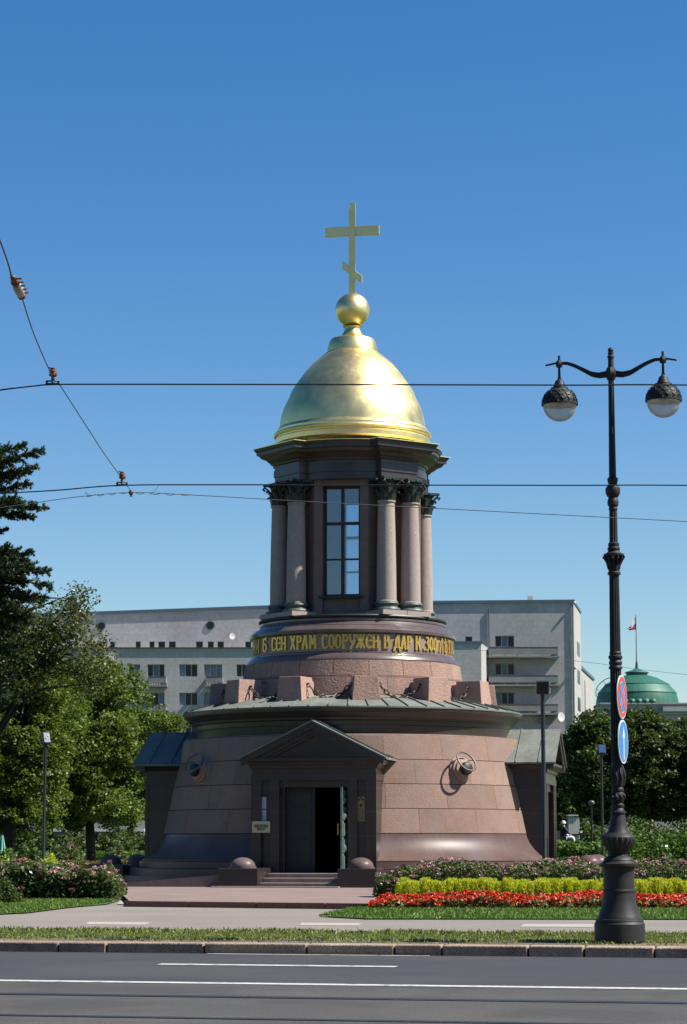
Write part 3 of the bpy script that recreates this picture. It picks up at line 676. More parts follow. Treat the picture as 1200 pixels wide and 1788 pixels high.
def leafdoor(name, M_, face, parent, material, mat2):
    d = MB(); hgt = zlin - zfl - .02
    d.box(0, .92, -.03, .03, zfl + .01, zlin - .012, M_)
    for i in range(5):                      # raised panels on the outside
        z0 = zfl + .12 + i * (hgt - .12) / 5
        d.frustum((.1, .82, -.06, -.031), (.14, .78, -.06, -.031), z0, z0 + (hgt - .12) / 5 - .1, M_)
        for q_ in ((.12, .34) if face else ()): d.ball((.46 - q_ * .4, -.055, z0 + q_), .055 + .03 * (i % 2), 1.3 + .4 * (i % 3), 10, M_)
    o = d.build(name, material, parent)
    return o
# closed leaf on the left, right leaf standing open outwards
yd = -RFp + .5
LM = Matrix.Translation((-.955, yd, 0)); leafdoor('door_leaf', LM, 0, pp, M['door'], None)
# the open leaf turns 90 degrees about its hinge on the right jamb
RM = Matrix.Translation((.90, yd - .04, 0)) @ Matrix.Rotation(R(180 + 78), 4, 'Z')
leafdoor('door_leaf', Matrix.Translation((.90, yd - .04, 0)) @ Matrix.Rotation(R(-86), 4, 'Z') @ Matrix.Scale(-1, 4, (0, 1, 0)), 1, pp, M['door_lit'], None)
MB().box(.80, .83, yd - .72, yd - .68, zfl + 1.15, zfl + 1.5).build('door_handle', M['goldl'], pp)
side = None
for k in (1, 3):
    o = pp.copy(); COL.objects.link(o); o.parent = chapel; o.rotation_euler = (0, 0, R(90 * k)); o.location = (.43 * (1 if k == 3 else -1), 0, 0)
    for c_ in pp.children:
        if c_.name.startswith(('porch', 'pediment')):
            q_ = c_.copy(); COL.objects.link(q_); q_.parent = o
    dd = MB(); dd.box(-.95, .95, yd - .03, yd + .03, zfl, zlin); dd.build('closed_door', M['door'], o)
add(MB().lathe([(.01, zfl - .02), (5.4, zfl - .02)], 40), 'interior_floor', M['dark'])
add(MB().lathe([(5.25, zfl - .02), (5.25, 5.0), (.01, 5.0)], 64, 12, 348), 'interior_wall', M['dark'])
# ---- pedestals with stone balls
def pedestal(r0, r1, s, z1, k, low=True):
    b = MB(); b.box(s - .6, s + .6, -r1, -r0, .29, z1)
    o = b.build('pedestal', M['porch'], chapel, .02); o.rotation_euler = (0, 0, R(k))
    q_ = MB(); q_.lathe([(.42, z1 + .002), (.42, z1 + .05), (.40, z1 + .05)] + [(.385 * math.cos(R(a)), z1 + .05 + .28 * math.sin(R(a))) for a in range(0, 91, 6)][:-1] + [(.002, z1 + .33)], 40, M=Matrix.Translation((s, -(r0 + r1) / 2, 0)))
    q_.build('stone_ball', M['polish2'], o)
    return o
zp = .86
for s in (-1, 1):
    o = pedestal(8.45, 9.75, s * 1.82, zp, 0)
    o2 = MB(); x = sorted((s * 1.28, s * 2.22)); o2.box(x[0], x[1], -8.447, -RFp - .003, .29, zp - .0)
    x = sorted((s * 2.225, s * 2.75)); o2.box(x[0], x[1], -8.2, -RFp + .1, .29, zp - .12)
    o2.build('low_flank_wall', M['porch'], chapel, .015)
for k, r_ in ((90, 8.1), (-90, 7.95)):
    for s in (-1, 1): pedestal(r_ - .55, r_ + .65, s * 1.82, zp + .05, k)
stp = MB()
for i, (r_, z_) in enumerate(((RFp + .9, .70), (RFp + 1.35, .55), (RFp + 1.8, .43))):
    pass
stp.box(-1.22, 1.22, -8.35, -RFp - .052, .28, .70); stp.box(-1.215, 1.215, -8.95, -8.352, .28, .565); stp.box(-1.21, 1.21, -9.55, -8.952, .28, .43)
stp.box(-2.6, 1.3, -10.1, -9.76, .28, .335)
add(stp, 'doorway_steps', mat('worn_step_granite', (.3, .225, .19), .6, var=.12, speck=.2, sscale=30), bev=.012)
# ramp to the left
rp = MB(); y0, y1 = -9.3, -7.9
vs = [(-2.43, y0, .84 - .17), (-6.2, y0, .36), (-6.2, y0, .29), (-2.43, y0, .29)]; vs += [(v[0], y1, v[2]) for v in vs]
rp.add(vs, [(0, 1, 2, 3), (7, 6, 5, 4), (0, 4, 5, 1), (1, 5, 6, 2), (2, 6, 7, 3), (3, 7, 4, 0)])
add(rp, 'ramp', mat('ramp_granite', (.27, .18, .15), .6, var=.12, speck=.2))
# ---- mooring rings
def mooring(k, flip):
    a = R(k); zc = 3.93; r = rc(zc); tilt = math.atan2(6.44 - 5.76, 3.14)
    Mx = Matrix.Rotation(a, 4, 'Z') @ Matrix.Translation((0, -r + .12, zc)) @ Matrix.Rotation(R(90) - tilt * .6, 4, 'X')
    b = MB(); b.lathe([(.02, -.1), (.46, -.1), (.46, .06), (.43, .16), (.39, .17), (.38, .26), (.33, .28), (.31, .35), (.2, .38), (.02, .38)], 32, M=Mx)
    o = b.build('mooring_boss', M['pink3'], chapel)
    c = MB(); c.lathe([(.2, .36), (.21, .38), (.21, .5), (.18, .55), (.1, .58), (.01, .59)], 24, M=Mx); c.build('bronze_cap', M['cap'], o)
    t = MB(); inv = Matrix.Rotation(-TH, 4, 'Z')
    nrm = inv @ Vector((.55 * flip, -.62, .56)); cc = Mx @ Vector((0, 0, .5)) + inv @ Vector((.03 * flip * -1, -.05, .22))
    t.torus(cc, nrm, .36, .034, 36, 8); t.build('mooring_ring', M['chain2'], o)
M['pink3'] = mat('tan_boss_granite', (.38, .24, .17), .7, speck=.2, sscale=30, var=.1)
M['chain2'] = mat('weathered_ring_bronze', (.2, .17, .14), .5, metal=.4, var=.3, vscale=6)
mooring(45, 1); mooring(-45, -1)
# ---- gold inscription
GL = {'С': (.5, [[(.48, .86), (.4, .97), (.24, 1), (.1, .88), (.06, .6), (.06, .36), (.12, .1), (.26, 0), (.4, .04), (.48, .16)]]),
      'Е': (.5, [[(.48, .84), (.4, .97), (.24, 1), (.1, .88), (.06, .6), (.06, .36), (.12, .1), (.26, 0), (.4, .04), (.48, .14)], [(.1, .53), (.42, .53)], [(.4, .53), (.44, .62)]]),
      'Н': (.56, [[(.1, 1), (.1, 0)], [(.46, 1), (.46, 0)], [(.1, .42), (.46, .58)], [(.03, 1), (.17, 1)], [(.39, 0), (.53, 0)]]),
      'Х': (.56, [[(.1, 1), (.46, 0)], [(.46, 1), (.1, 0)], [(.02, 1), (.18, 1)], [(.38, 0), (.54, 0)]]),
      'Р': (.5, [[(.12, 1), (.12, -.04)], [(.12, .97), (.34, .97), (.44, .82), (.42, .62), (.28, .52), (.12, .55)], [(.04, -.02), (.2, -.02)]]),
      'А': (.54, [[(.3, 1), (.44, 0)], [(.28, .98), (.14, .5), (.08, 0)], [(.13, .34), (.38, .34)], [(.16, 1), (.34, 1)], [(.01, 0), (.15, 0)], [(.37, 0), (.52, 0)]]),
      'М': (.66, [[(.1, 0), (.14, 1)], [(.14, .98), (.34, .3), (.52, .98)], [(.52, 1), (.56, 0)], [(.03, 0), (.17, 0)], [(.48, 0), (.63, 0)]]),
      'О': (.5, [[(.25, 1), (.1, .85), (.06, .5), (.1, .15), (.25, 0), (.4, .15), (.44, .5), (.4, .85), (.25, 1)]]),
      'У': (.54, [[(.08, 1), (.14, .6), (.28, .42)], [(.48, 1), (.42, .5), (.3, .2), (.12, -.08)], [(.0, 1), (.16, 1)], [(.4, 1), (.54, 1)]]),
      'Ж': (.74, [[(.37, 1), (.37, 0)], [(.06, 1), (.24, .6), (.5, .4), (.68, 0)], [(.68, 1), (.5, .6), (.24, .4), (.06, 0)], [(.3, 1), (.44, 1)], [(.3, 0), (.44, 0)]]),
      'В': (.5, [[(.12, 1), (.12, 0)], [(.12, .98), (.34, .96), (.4, .8), (.34, .6), (.12, .55)], [(.3, .57), (.44, .42), (.44, .16), (.34, .02), (.04, .02)], [(.02, 1), (.2, 1)]]),
      'Д': (.62, [[(.44, 1), (.46, .06)], [(.44, 1), (.22, .7), (.16, .1)], [(.04, .08), (.58, .08)], [(.06, .1), (.03, -.2)], [(.56, .1), (.59, -.2)], [(.3, 1), (.5, 1)]]),
      'К': (.52, [[(.12, 1), (.12, 0)], [(.14, .5), (.34, .62), (.44, 1)], [(.26, .56), (.38, .3), (.46, 0)], [(.04, 1), (.2, 1)], [(.04, 0), (.2, 0)]]),
      '3': (.46, [[(.06, .95), (.3, 1), (.38, .82), (.3, .6), (.16, .52)], [(.16, .54), (.36, .44), (.4, .2), (.28, 0), (.04, .04)]]),
      '.': (.16, [[(.08, .0), (.08, .12)]]),
      'Л': (.54, [[(.42, 1), (.44, 0)], [(.42, 1), (.22, .7), (.12, .02)], [(.0, .02), (.2, .02)], [(.38, 0), (.54, 0)], [(.26, 1), (.46, 1)]]),
      'Ѣ': (.56, [[(.2, 1.06), (.2, 0)], [(.04, .8), (.4, .8)], [(.2, .5), (.42, .48), (.5, .28), (.42, .04), (.2, .02)], [(.04, .8), (.04, .7)]]),
      'Т': (.46, [[(.23, 1), (.23, 0)], [(.03, 1), (.43, 1)], [(.04, 1), (.04, .84)], [(.42, 1), (.42, .84)], [(.14, 0), (.32, 0)]]),
      'І': (.26, [[(.13, 1), (.13, 0)], [(.04, 1), (.22, 1)], [(.04, 0), (.22, 0)]]),
      'И': (.56, [[(.1, 1), (.1, 0)], [(.46, 1), (.46, 0)], [(.1, .2), (.46, .8)], [(.03, 1), (.17, 1)], [(.39, 0), (.53, 0)]]),
      'Ю': (.74, [[(.1, 1), (.1, 0)], [(.1, .5), (.34, .5)], [(.5, 1), (.36, .8), (.34, .5), (.36, .2), (.5, 0), (.64, .2), (.66, .5), (.64, .8), (.5, 1)]]),
      'б': (.48, [[(.42, 1.08), (.14, .96), (.08, .6), (.1, .1), (.26, 0), (.4, .14), (.42, .4), (.3, .62), (.1, .5)], [(.0, .92), (.2, .98), (.44, .88)]]),
      'П': (.54, [[(.1, 1), (.1, 0)], [(.44, 1), (.44, 0)], [(.02, 1), (.52, 1)]]), ' ': (.3, [])}
def text_mesh(word, wid, hgt, fn, thick, thin=.05, fat=.10, depth=.045):
    """stroke lettering; fn maps (u,v,d) to a point; returns MB"""
    b = MB(); tot = sum(GL[c][0] for c in word) + .06 * (len(word) - 1); sx = wid / tot; u = 0; cnt = 0
    for c in word:
        gw, st_ = GL[c]
        for pl in st_:
            for (p, q) in zip(pl[:-1], pl[1:]):
                a = Vector((u + p[0] * sx, p[1] * hgt)); e = Vector((u + q[0] * sx, q[1] * hgt)); d = e - a; ln = d.length or 1e-6; d /= ln
                hwid = (thin + (fat - thin) * abs(d.y)) * thick; nn = Vector((-d.y, d.x)) * hwid; a -= d * hwid * .35; e += d * hwid * .35
                dd = depth + (cnt % 7) * .0012; cnt += 1
                cs = [a - nn, e - nn, e + nn, a + nn]
                b.add([fn(c_.x, c_.y, 0) for c_ in cs] + [fn(c_.x, c_.y, dd) for c_ in cs], [(0, 3, 2, 1), (4, 5, 6, 7), (0, 1, 5, 4), (1, 2, 6, 5), (2, 3, 7, 6), (3, 0, 4, 7)])
        u += (gw + .06) * sx
    return b
GL['0'] = GL['О']; ins = MB(); hL = .435; zL0 = ZF0 + .10
def pxaz(px): return math.asin(max(-.999, min(.999, (px - 617) / 176.5))) - TH
def word(wd, x0, x1, dz_=0.0, h=hL):
    a0, a1 = pxaz(x0), pxaz(x1)
    fn = lambda u, v, d: Vector(((RF + d) * math.sin(a0 + u / RF), -(RF + d) * math.cos(a0 + u / RF), zL0 + dz_ + v))
    t = text_mesh(wd, (a1 - a0) * RF, h, fn, hL * .8, .05, .115); t.build('gilded_word', M['goldl'], band)
for wd, x0, x1 in (('ИИ', 445, 457), ('б', 463, 471), ('СЕН', 479.5, 504), ('ХРАМ', 511, 556), ('СООРУЖЕН', 565, 661), ('В', 668, 679), ('ДАР', 686, 716), ('К', 722, 732), ('.300', 737, 760), ('ЛѢТІЮ', 764, 792)):
    word(wd, x0, x1)

# ---- notices and plaques on the porch (flat things at their real place)
def porch_pt(px, py, off): # point on the porch front plane, local chapel coordinates
    s = None
    best = None
    ray = (at(px, py, 80) - Vector((0, 0, EYE))).normalized(); inv = CM.inverted(); o = inv @ Vector((0, 0, EYE)); d = inv.to_3x3() @ ray
    t = (-RFp - off - o.y) / d.y; return o + d * t
def board(name, x0, x1, y0, y1, off, material, label, cat, th=.03):
    a, b = porch_pt(x0, y0, off), porch_pt(x1, y1, off)
    r = empty(name, CM @ Vector(((a.x + b.x) / 2, -RFp - off, b.z)), TH, label, cat)
    w2, hh = (b.x - a.x) / 2, a.z - b.z
    MB().box(-w2, w2, -th, 0, 0, hh).build('board', material, r, .004); return r, w2, hh
r, w2, hh = board('notice_sign', 440.5, 472, 1434, 1454, .02, M['sign'], 'cream sign with green lettering on a stand by the chapel doorway', 'sign')
def flat(u0, v0): return lambda u, v, d: Vector((u0 + u, -.031 - d, v0 + v))
t = text_mesh('ПЕТРОВ', w2 * 1.45, hh * .22, flat(-w2 * .72, hh * .46), .1, .12, .2, .004); t.build('sign_text', M['signt'], r)
t = text_mesh('ПОСТ', w2 * .85, hh * .16, flat(-w2 * .42, hh * .22), .08, .12, .2, .004); t.build('sign_text', M['signt'], r)
sc_ = MB()
for sx in (-1, 1):
    for v in (.1, .9): sc_.tube([(sx * w2 * .88, -.03, hh * v), (sx * w2 * .88, -.038, hh * v)], .012, 8)
sc_.build('screw', M['signt'], r)
pl = MB(); zg = zfl - r.location.z
pl.tube([(0, .012, zg - .02), (0, .012, .02)], .02, 8); pl.box(-.15, .15, -.08, .13, zg - .03, zg); pl.build('stand_pole', M['black'], r)
for (x0, x1, y0, y1, lb) in ((452.5, 465, 1392, 1412, 'upper printed notice in the left recess beside the doorway'), (452.5, 465, 1414, 1433, 'lower printed notice in the left recess beside the doorway')):
    r, w2, hh = board('paper_notice', x0, x1, y0, y1, -.117, M['paper'], lb, 'notice', .006); tag(r, group='printed notices beside the chapel door')
    g = MB()
    for i in range(7): g.box(-w2 * .75, w2 * random.uniform(.3, .75), -.0085, -.0062, hh * (.15 + .1 * i), hh * (.15 + .1 * i) + hh * .025)
    g.build('print_lines', M['papert'], r)
r, w2, hh = board('brass_plaque', 624, 637.5, 1391, 1434, -.117, M['brass'], 'tall brass plaque in the right recess beside the doorway', 'plaque', .02)
g = MB(); M['brd'] = mat('plaque_engraving', (.07, .05, .02), .6)
for i in range(9): g.box(-w2 * .7, w2 * .7, -.0225, -.0202, hh * (.08 + .055 * i), hh * (.08 + .055 * i) + hh * .016)
g.ball((0, -.016, hh * .65), .045, 1, 10); g.ball((-w2 * .5, -.012, hh * .88), .035, 1, 8); g.ball((w2 * .5, -.012, hh * .88), .035, 1, 8); g.ball((0, -.012, hh * .93), .03, 1, 8)
g.build('engraving', M['brd'], r)

# ================================================================== STREET LAMP
LY = 35.75; LX = at(1082.5, 1640, LY).x
lamp = empty('street_lamp', (LX, LY, .15), -AR, 'black cast iron street lamp with two round lanterns on the verge', 'street lamp')
SC = lambda py: (zat(py, LY) - .15)
def pxr(hw, py): z = zat(py, LY); return hw / FPX * (LY * math.cos(PITCH) + (z - EYE) * math.sin(PITCH))
def lprof(l): return [(pxr(h, y), SC(y)) for y, h in l]
zb_ = SC(1641)
MB().lathe(lprof([(1643, 44), (1613, 44), (1611, 42.5), (1609, 41.5), (1608, 42), (1605, 41), (1604, 39), (1602, 38.5), (1598, 36.5), (1590, 33.5), (1580, 30.5), (1570, 28.5), (1558, 27.6), (1557, 28.3), (1554, 28.3), (1553, 27.2), (1535, 27), (1520, 26.8), (1516, 28), (1514, 31), (1513, 33), (1509, 34), (1508, 34), (1507, 30), (1503, 26), (1502, 26.5), (1499, 25), (1496, 21), (1494, 17), (1492, 16.5)]), 48).build('lamp_base', M['iron'], lamp)
MB().lathe(lprof([(1492, 16), (1488, 18), (1482, 22), (1475, 26.5), (1468, 29.5), (1463, 29.8), (1461, 28.8)]), 60, flute=(20, .07)).build('gadrooned_bulb', M['iron'], lamp)
MB().lathe(lprof([(1462, 29), (1458, 26), (1454, 20), (1448, 17), (1438, 15), (1428, 13), (1421, 12), (1420, 14), (1417, 14), (1416, 12), (1411, 10), (1408, 11.5), (1405, 11.5), (1403, 9), (1402, 8.5), (1400, 10.5), (1396, 12), (1390, 12), (1385, 10.5), (1382, 9.5), (1381, 11), (1377, 11), (1375, 9.5), (1370, 11.5), (1360, 13), (1350, 13), (1340, 11), (1333, 10.2)]), 32).build('lower_shaft', M['iron'], lamp)
orn = MB()
for (y0, y1, h0) in ((1372, 1338, 12.8), (1400, 1384, 11.8)):
    for i in range(10):
        a = R(36 * i); r_ = pxr(h0, y0); z0, z1 = SC(y0), SC(y1)
        dr = Vector((math.sin(a), -math.cos(a), 0)); tg = Vector((math.cos(a), math.sin(a), 0))
        orn.tube([dr * r_ * .85 + Vector((0, 0, z0)), dr * r_ * 1.06 + tg * .012 + Vector((0, 0, z0 + (z1 - z0) * .4)), dr * r_ * 1.02 - tg * .012 + Vector((0, 0, z0 + (z1 - z0) * .7)), dr * r_ * .8 + Vector((0, 0, z1))], [.012, .02, .016, .006], 6)
orn.build('leaf_ornament', M['iron'], lamp)
MB().lathe(lprof([(1335, 10.2), (1168, 9.8)]), 64, flute=(16, .12)).build('fluted_shaft', M['iron'], lamp)
MB().lathe(lprof([(1169, 9.8), (1168, 12), (1165, 12), (1162, 9.6), (1159, 11.6), (1156, 11.6), (1153, 9.8), (1149, 12.4), (1146, 12.4), (1144, 10), (1140, 10.6), (1138, 9.6)]), 32).build('shaft_ring', M['iron'], lamp)
MB().lathe(lprof([(1140, 9.6), (1004, 8.6)]), 64, flute=(16, .12)).build('fluted_shaft', M['iron'], lamp)
cpt = MB().lathe(lprof([(1005, 8.8), (1003, 11.5), (1000, 11.5), (998, 9.5), (990, 10.5), (984, 12), (980, 11), (976, 14), (972, 16.5), (970, 18), (967.5, 18), (966, 13), (962, 9.5), (960, 11), (957, 11), (955, 9), (952, 9.8), (949, 9.8), (947, 7.5)]), 32)
for i in range(12):
    a = R(30 * i); dr = Vector((math.sin(a), -math.cos(a), 0)); z0, z1 = SC(994), SC(971)
    cpt.tube([dr * pxr(9.5, 990) + Vector((0, 0, z0)), dr * pxr(12.5, 990) + Vector((0, 0, (z0 + z1) / 2)), dr * pxr(18.5, 990) + Vector((0, 0, z1)), dr * pxr(18, 990) + Vector((0, 0, z1 - .04))], [.014, .016, .018, .012], 6)
cpt.build('shaft_capital', M['iron'], lamp)
MB().lathe(lprof([(948, 7.4), (890, 6.8)]), 48, flute=(12, .12)).build('fluted_shaft', M['iron'], lamp)
MB().lathe(lprof([(891, 7), (889, 8), (885, 7), (882, 9.5), (877, 10), (872, 9), (869, 7.5), (867, 10), (862, 12.5), (857, 13.2), (852, 12.5), (848, 9), (846, 7.5), (842, 8.5), (838, 9.5), (835, 9), (833, 6.4), (672, 4.9), (664, 5), (645, 5.2), (626, 4.8), (625, 6), (622, 6), (620, 4.2), (618, 5.2), (616, 5.2), (615, 3.5), (614, 4.2), (611.5, 5), (608.5, 4.2), (606.5, .3)]), 32).build('upper_shaft', M['iron'], lamp)
hub = MB(); zh = SC(652)
hub.lathe([(.0, zh - .11), (.06, zh - .1), (.085, zh - .03), (.09, zh), (.085, zh + .03), (.06, zh + .09), (.0, zh + .1)], 8, smooth=False); hub.build('arm_hub', M['iron'], lamp)
AL = .79; zk = SC(632)
for s in (-1, 1):
    am = MB(); n_ = 14
    P = [(.07, zh - .01), (.18, zh - .025), (.3, zh + .0), (.42, zh + .07), (.54, zh + .135), (.66, zk + .005), (.76, zk + .01)]
    pts_ = []
    for i in range(n_):
        t = i / (n_ - 1) * (len(P) - 1); k = min(int(t), len(P) - 2); f = t - k; f = f * f * (3 - 2 * f) * .5 + f * .5
        pts_.append((s * (P[k][0] + (P[k + 1][0] - P[k][0]) * f), P[k][1] + (P[k + 1][1] - P[k][1]) * f))
    for i in range(n_ - 1):
        h0, h1 = .048 - .03 * i / (n_ - 1), .048 - .03 * (i + 1) / (n_ - 1); (xa, za_), (xb, zb2) = pts_[i], pts_[i + 1]
        vs = [(xa, -.025, za_ - h0), (xb, -.025, zb2 - h1), (xb, -.025, zb2 + h1), (xa, -.025, za_ + h0)]; vs += [(v[0], .025, v[2]) for v in vs]
        am.add(vs, [(0, 1, 2, 3), (7, 6, 5, 4), (0, 4, 5, 1), (2, 6, 7, 3)])
    am.lathe([(.0, zk - .055), (.045, zk - .05), (.055, zk - .01), (.055, zk + .01), (.04, zk + .05), (.0, zk + .06)], 8, M=Matrix.Translation((s * AL, 0, 0)), smooth=False)
    am.tube([(s * AL, 0, zk), (s * AL, 0, zk + .13)], .02, 8)
    am.add([(s * (AL + .04), -.02, zk + .005), (s * (AL + .21), -.02, zk - .025), (s * (AL + .21), .02, zk - .025), (s * (AL + .04), .02, zk + .005), (s * (AL + .04), -.02, zk + .03), (s * (AL + .21), -.02, zk - .005), (s * (AL + .21), .02, zk - .005), (s * (AL + .04), .02, zk + .03)],
           [(0, 3, 2, 1), (4, 5, 6, 7), (0, 1, 5, 4), (1, 2, 6, 5), (2, 3, 7, 6), (3, 0, 4, 7)])
    am.build('arm', M['iron'], lamp)
    T = Matrix.Translation((s * AL, 0, 0)); zg = SC(702 if s < 0 else 702); rg = .26
    cpx = MB()
    cpx.tube([(s * AL, 0, zk - .04), (s * AL, 0, zk - .24)], [.018, .022], 8)
    cpx.lathe([(.02, zk - .2), (.03, zk - .235), (.045, zk - .26), (.06, zk - .27)], 16, M=T)
    top = zg + rg
    cpx.lathe([(.06, zk - .26), (.1, top - .005), (.135, top - .01), (.135, top - .03), (.15, top - .05)] + [((rg + .008) * math.cos(R(a)), zg + (rg + .008) * math.sin(R(a))) for a in range(54, -2, -6)] + [(rg + .02, zg), (rg + .02, zg - .02), (rg - .005, zg - .02)], 40, M=T)
    cp_ = cpx.build('lantern_cap', M['iron'], lamp)
    scl = MB()
    for row in range(4):                      # overlapping scales on the cap
        el = 50 - row * 14; rr = rg + .014
        nn = 10 + row * 3
        for i in range(nn):
            az = 2 * math.pi * (i + .5 * (row % 2)) / nn; pts_ = []
            for t in range(7):
                b_ = math.pi * t / 6; e2 = R(el) - R(13) * math.sin(b_); a2 = az + math.cos(b_) * (math.pi / nn) * .95
                pts_.append(Vector((s * AL + rr * math.cos(e2) * math.sin(a2), -rr * math.cos(e2) * math.cos(a2), zg + rr * math.sin(e2))))
            scl.tube(pts_, .0055, 4)
    scl.build('cap_scales', M['iron'], cp_)
    MB().lathe([(rg * math.cos(R(a)) * .985, zg - .015 + rg * math.sin(R(a)) * .985) for a in range(0, -91, -6)], 40, M=T).build('glass_globe', M['globe'], cp_)
    MB().lathe([(rg * .93, zg - .02), (rg * .8, zg + .02), (rg * .55, zg + .07), (.06, zg + .1), (.001, zg + .1)], 32, M=T).build('reflector', mat('lantern_reflector', (.55, .48, .38), .35, metal=.5), cp_)
    MB().ball((s * AL, 0, zg - .01), .055, 1.4, 12).build('bulb', M['white'], cp_)
# signs on the post
def disc(b, r, y, n=40, sx=1): b.lathe([(r, -.0), (r, .003)], n); return b
def roundsign(px, py, label, kind):
    c = at(px, py, LY - .12); az = R(70.5)
    r = empty('traffic_sign', c, az, label, 'traffic sign'); rad = .325
    Mx = Matrix.Rotation(R(90), 4, 'X')       # disc axis along -Y
    def layer(nm, r0, r1, y, m, par=r):
        b = MB(); n = 48
        vs = [(q * math.sin(2 * math.pi * i / n), y, q * math.cos(2 * math.pi * i / n)) for q in (r0, r1) for i in range(n)]
        if r0 < .001: b.add(vs[n:], [tuple(range(n))])
        else: b.add(vs, [(i, (i + 1) % n, n + (i + 1) % n, n + i) for i in range(n)])
        return b.build(nm, m, par)
    b = MB(); b.lathe([(.001, -.012), (rad, -.012), (rad, .002), (.001, .002)], 48, M=Mx, smooth=False); pl = b.build('plate', M['white'], r)
    W_, B_, R_ = MS['w'], MS['b'], MS['r']
    if kind == 'stop':
        layer('red_ring', .235, .305, -.006, R_, pl); layer('blue_field', .001, .222, -.006, B_, pl)
        for j, (hw_, y, m) in enumerate(((.042, -.009, W_), (.029, -.012, R_))):
            x = MB()
            for q, a in enumerate((math.pi / 4, -math.pi / 4)):
                d = Vector((math.cos(a), 0, math.sin(a))); nn = Vector((-d.z, 0, d.x)); ln = .235
                x.add([d * -ln - nn * hw_ + Vector((0, y - q * .001, 0)), d * ln - nn * hw_ + Vector((0, y - q * .001, 0)), d * ln + nn * hw_ + Vector((0, y - q * .001, 0)), d * -ln + nn * hw_ + Vector((0, y - q * .001, 0))], [(0, 1, 2, 3)])
            x.build('diagonal_bars', m, pl)
    else:
        layer('blue_field', .001, .30, -.006, B_, pl)
        x = MB(); x.add([(-.028, -.009, -.27), (.028, -.009, -.27), (.028, -.009, .06), (.085, -.009, .06), (0, -.009, .24), (-.085, -.009, .06), (-.028, -.009, .06)], [tuple(range(7))]); x.build('white_arrow', W_, pl)
    br = MB()
    for z in (.15, -.15): br.tube([(0, .01, z), (-.06, .1, z)], .012, 6); br.box(-.12, .0, .09, .11, z - .015, z + .015)
    br.build('bracket', M['iron'], r)
MS = {'w': mat('sign_white', (.72, .72, .7), .4), 'b': mat('sign_blue', (.01, .2, .62), .35), 'r': mat('sign_red', (.62, .03, .02), .35)}
roundsign(1086.5, 1217, 'round blue no stopping sign with red cross, upper on the lamp post', 'stop')
roundsign(1088.5, 1295, 'round blue sign with white arrow pointing up, lower on the lamp post', 'arrow')

# ================================================================== OVERHEAD WIRES
def wire(name, pts, r, label, m=None, kind='wire'):
    o = MB().tube(pts, r, 6).build(name, m or M['black']); return tag(o, label, kind)
YA, YB = 22.0, 28.6
def smooth(pts, n=8):
    out = []
    P = [pts[0]] + pts + [pts[-1]]
    for i in range(1, len(P) - 2):
        for k in range(n):
            t = k / n; a, b, c, d = P[i - 1], P[i], P[i + 1], P[i + 2]
            out.append(.5 * ((2 * b) + (c - a) * t + (2 * a - 5 * b + 4 * c - d) * t * t + (3 * b - a - 3 * c + d) * t ** 3))
    return out + [pts[-1]]
def pts_at(l): return [at(x, y, Y) for x, y, Y in l]
wire('contact_wire', smooth(pts_at([(-900, 810, 23.5), (-60, 690, 22.3), (0, 681, 22.2), (60, 674, 22.05), (93, 671.5, 22), (200, 671, 21.9), (600, 671.5, 21.6), (1000, 672.5, 21.3), (1260, 673, 21.1), (2400, 690, 20.5)])), .0072, 'thick upper tram wire crossing the sky in front of the dome')
wire('contact_wire', smooth(pts_at([(-900, 990, 30), (-60, 869, 28.9), (0, 862, 28.8), (100, 856, 28.7), (213, 847.5, 28.6), (400, 846.5, 28.4), (700, 847, 28.2), (1000, 847.5, 28), (1260, 848, 27.8), (2400, 860, 27)])), .0082, 'thick lower tram wire crossing in front of the column capitals')
wire('feeder_wire', smooth(pts_at([(-300, 930, 30.4), (60, 878, 30.1), (150, 866, 30), (230, 860, 30), (330, 864, 29.9), (560, 877, 29.7), (900, 895, 29.4), (1260, 914, 29.1), (1900, 950, 28.5)])), .005, 'thin grey wire sagging behind the lower tram wire', mat('grey_wire', (.12, .13, .14), .5))
tw = MB()
for (x0, x1) in ((150, 222), (238, 330)):
    P = []
    for i in range(41):
        t = i / 40; x = x0 + (x1 - x0) * t; y = (866 - 6 * (x - 150) / 80) if x < 232 else 860.5 + 4 * (x - 232) / 98
        P.append(at(x, y + 1.6 * math.sin(t * 22) * (1 if t < .9 else .3), 30 + .03 * math.cos(t * 22)))
    tw.tube(P, .004, 5)
tw.tube(smooth(pts_at([(160, 867, 30), (152, 863, 30), (149, 859.5, 30), (158, 864, 30)]), 6), .003, 5); tw.tube(smooth(pts_at([(262, 863, 30), (272, 855, 30), (279, 846, 30)]), 6), .0025, 5)
tag(tw.build('wire_binding', mat('binding_wire', (.1, .1, .11), .5)), 'twisted binding wire with loose ends beside the lowest clamp', 'wire')
wire('span_wire', smooth(pts_at([(-120, 120, 14), (0, 420, 17), (20, 482, 17.8)])), .0065, 'steep span wire above the white insulator at the left edge')
wire('span_wire', smooth(pts_at([(38, 518, 18.4), (60, 585, 19.8), (88, 650, 21.6), (95, 662, 22)])), .0055, 'steep span wire between the white insulator and the upper hanger')
wire('span_wire', smooth(pts_at([(104, 671, 22), (140, 727, 24), (180, 789, 26.4), (196, 812, 27.7), (208, 828, 28.5)])), .0055, 'slanting span wire between the two tram wire hangers')
wire('span_wire', smooth(pts_at([(220, 847, 28.7), (225, 852, 29.4), (229, 857, 30)])), .004, 'short span wire below the lower hanger')
wire('distant_wire', smooth(pts_at([(700, 1120, 120), (1015, 1155, 118), (1110, 1168, 117), (1210, 1179, 116), (1500, 1210, 113)])), .011, 'faint distant wire beside the green dome', mat('far_wire', (.2, .26, .3), .6))
brn = mat('rusty_ceramic', (.16, .065, .03), .45, var=.4, vscale=20)
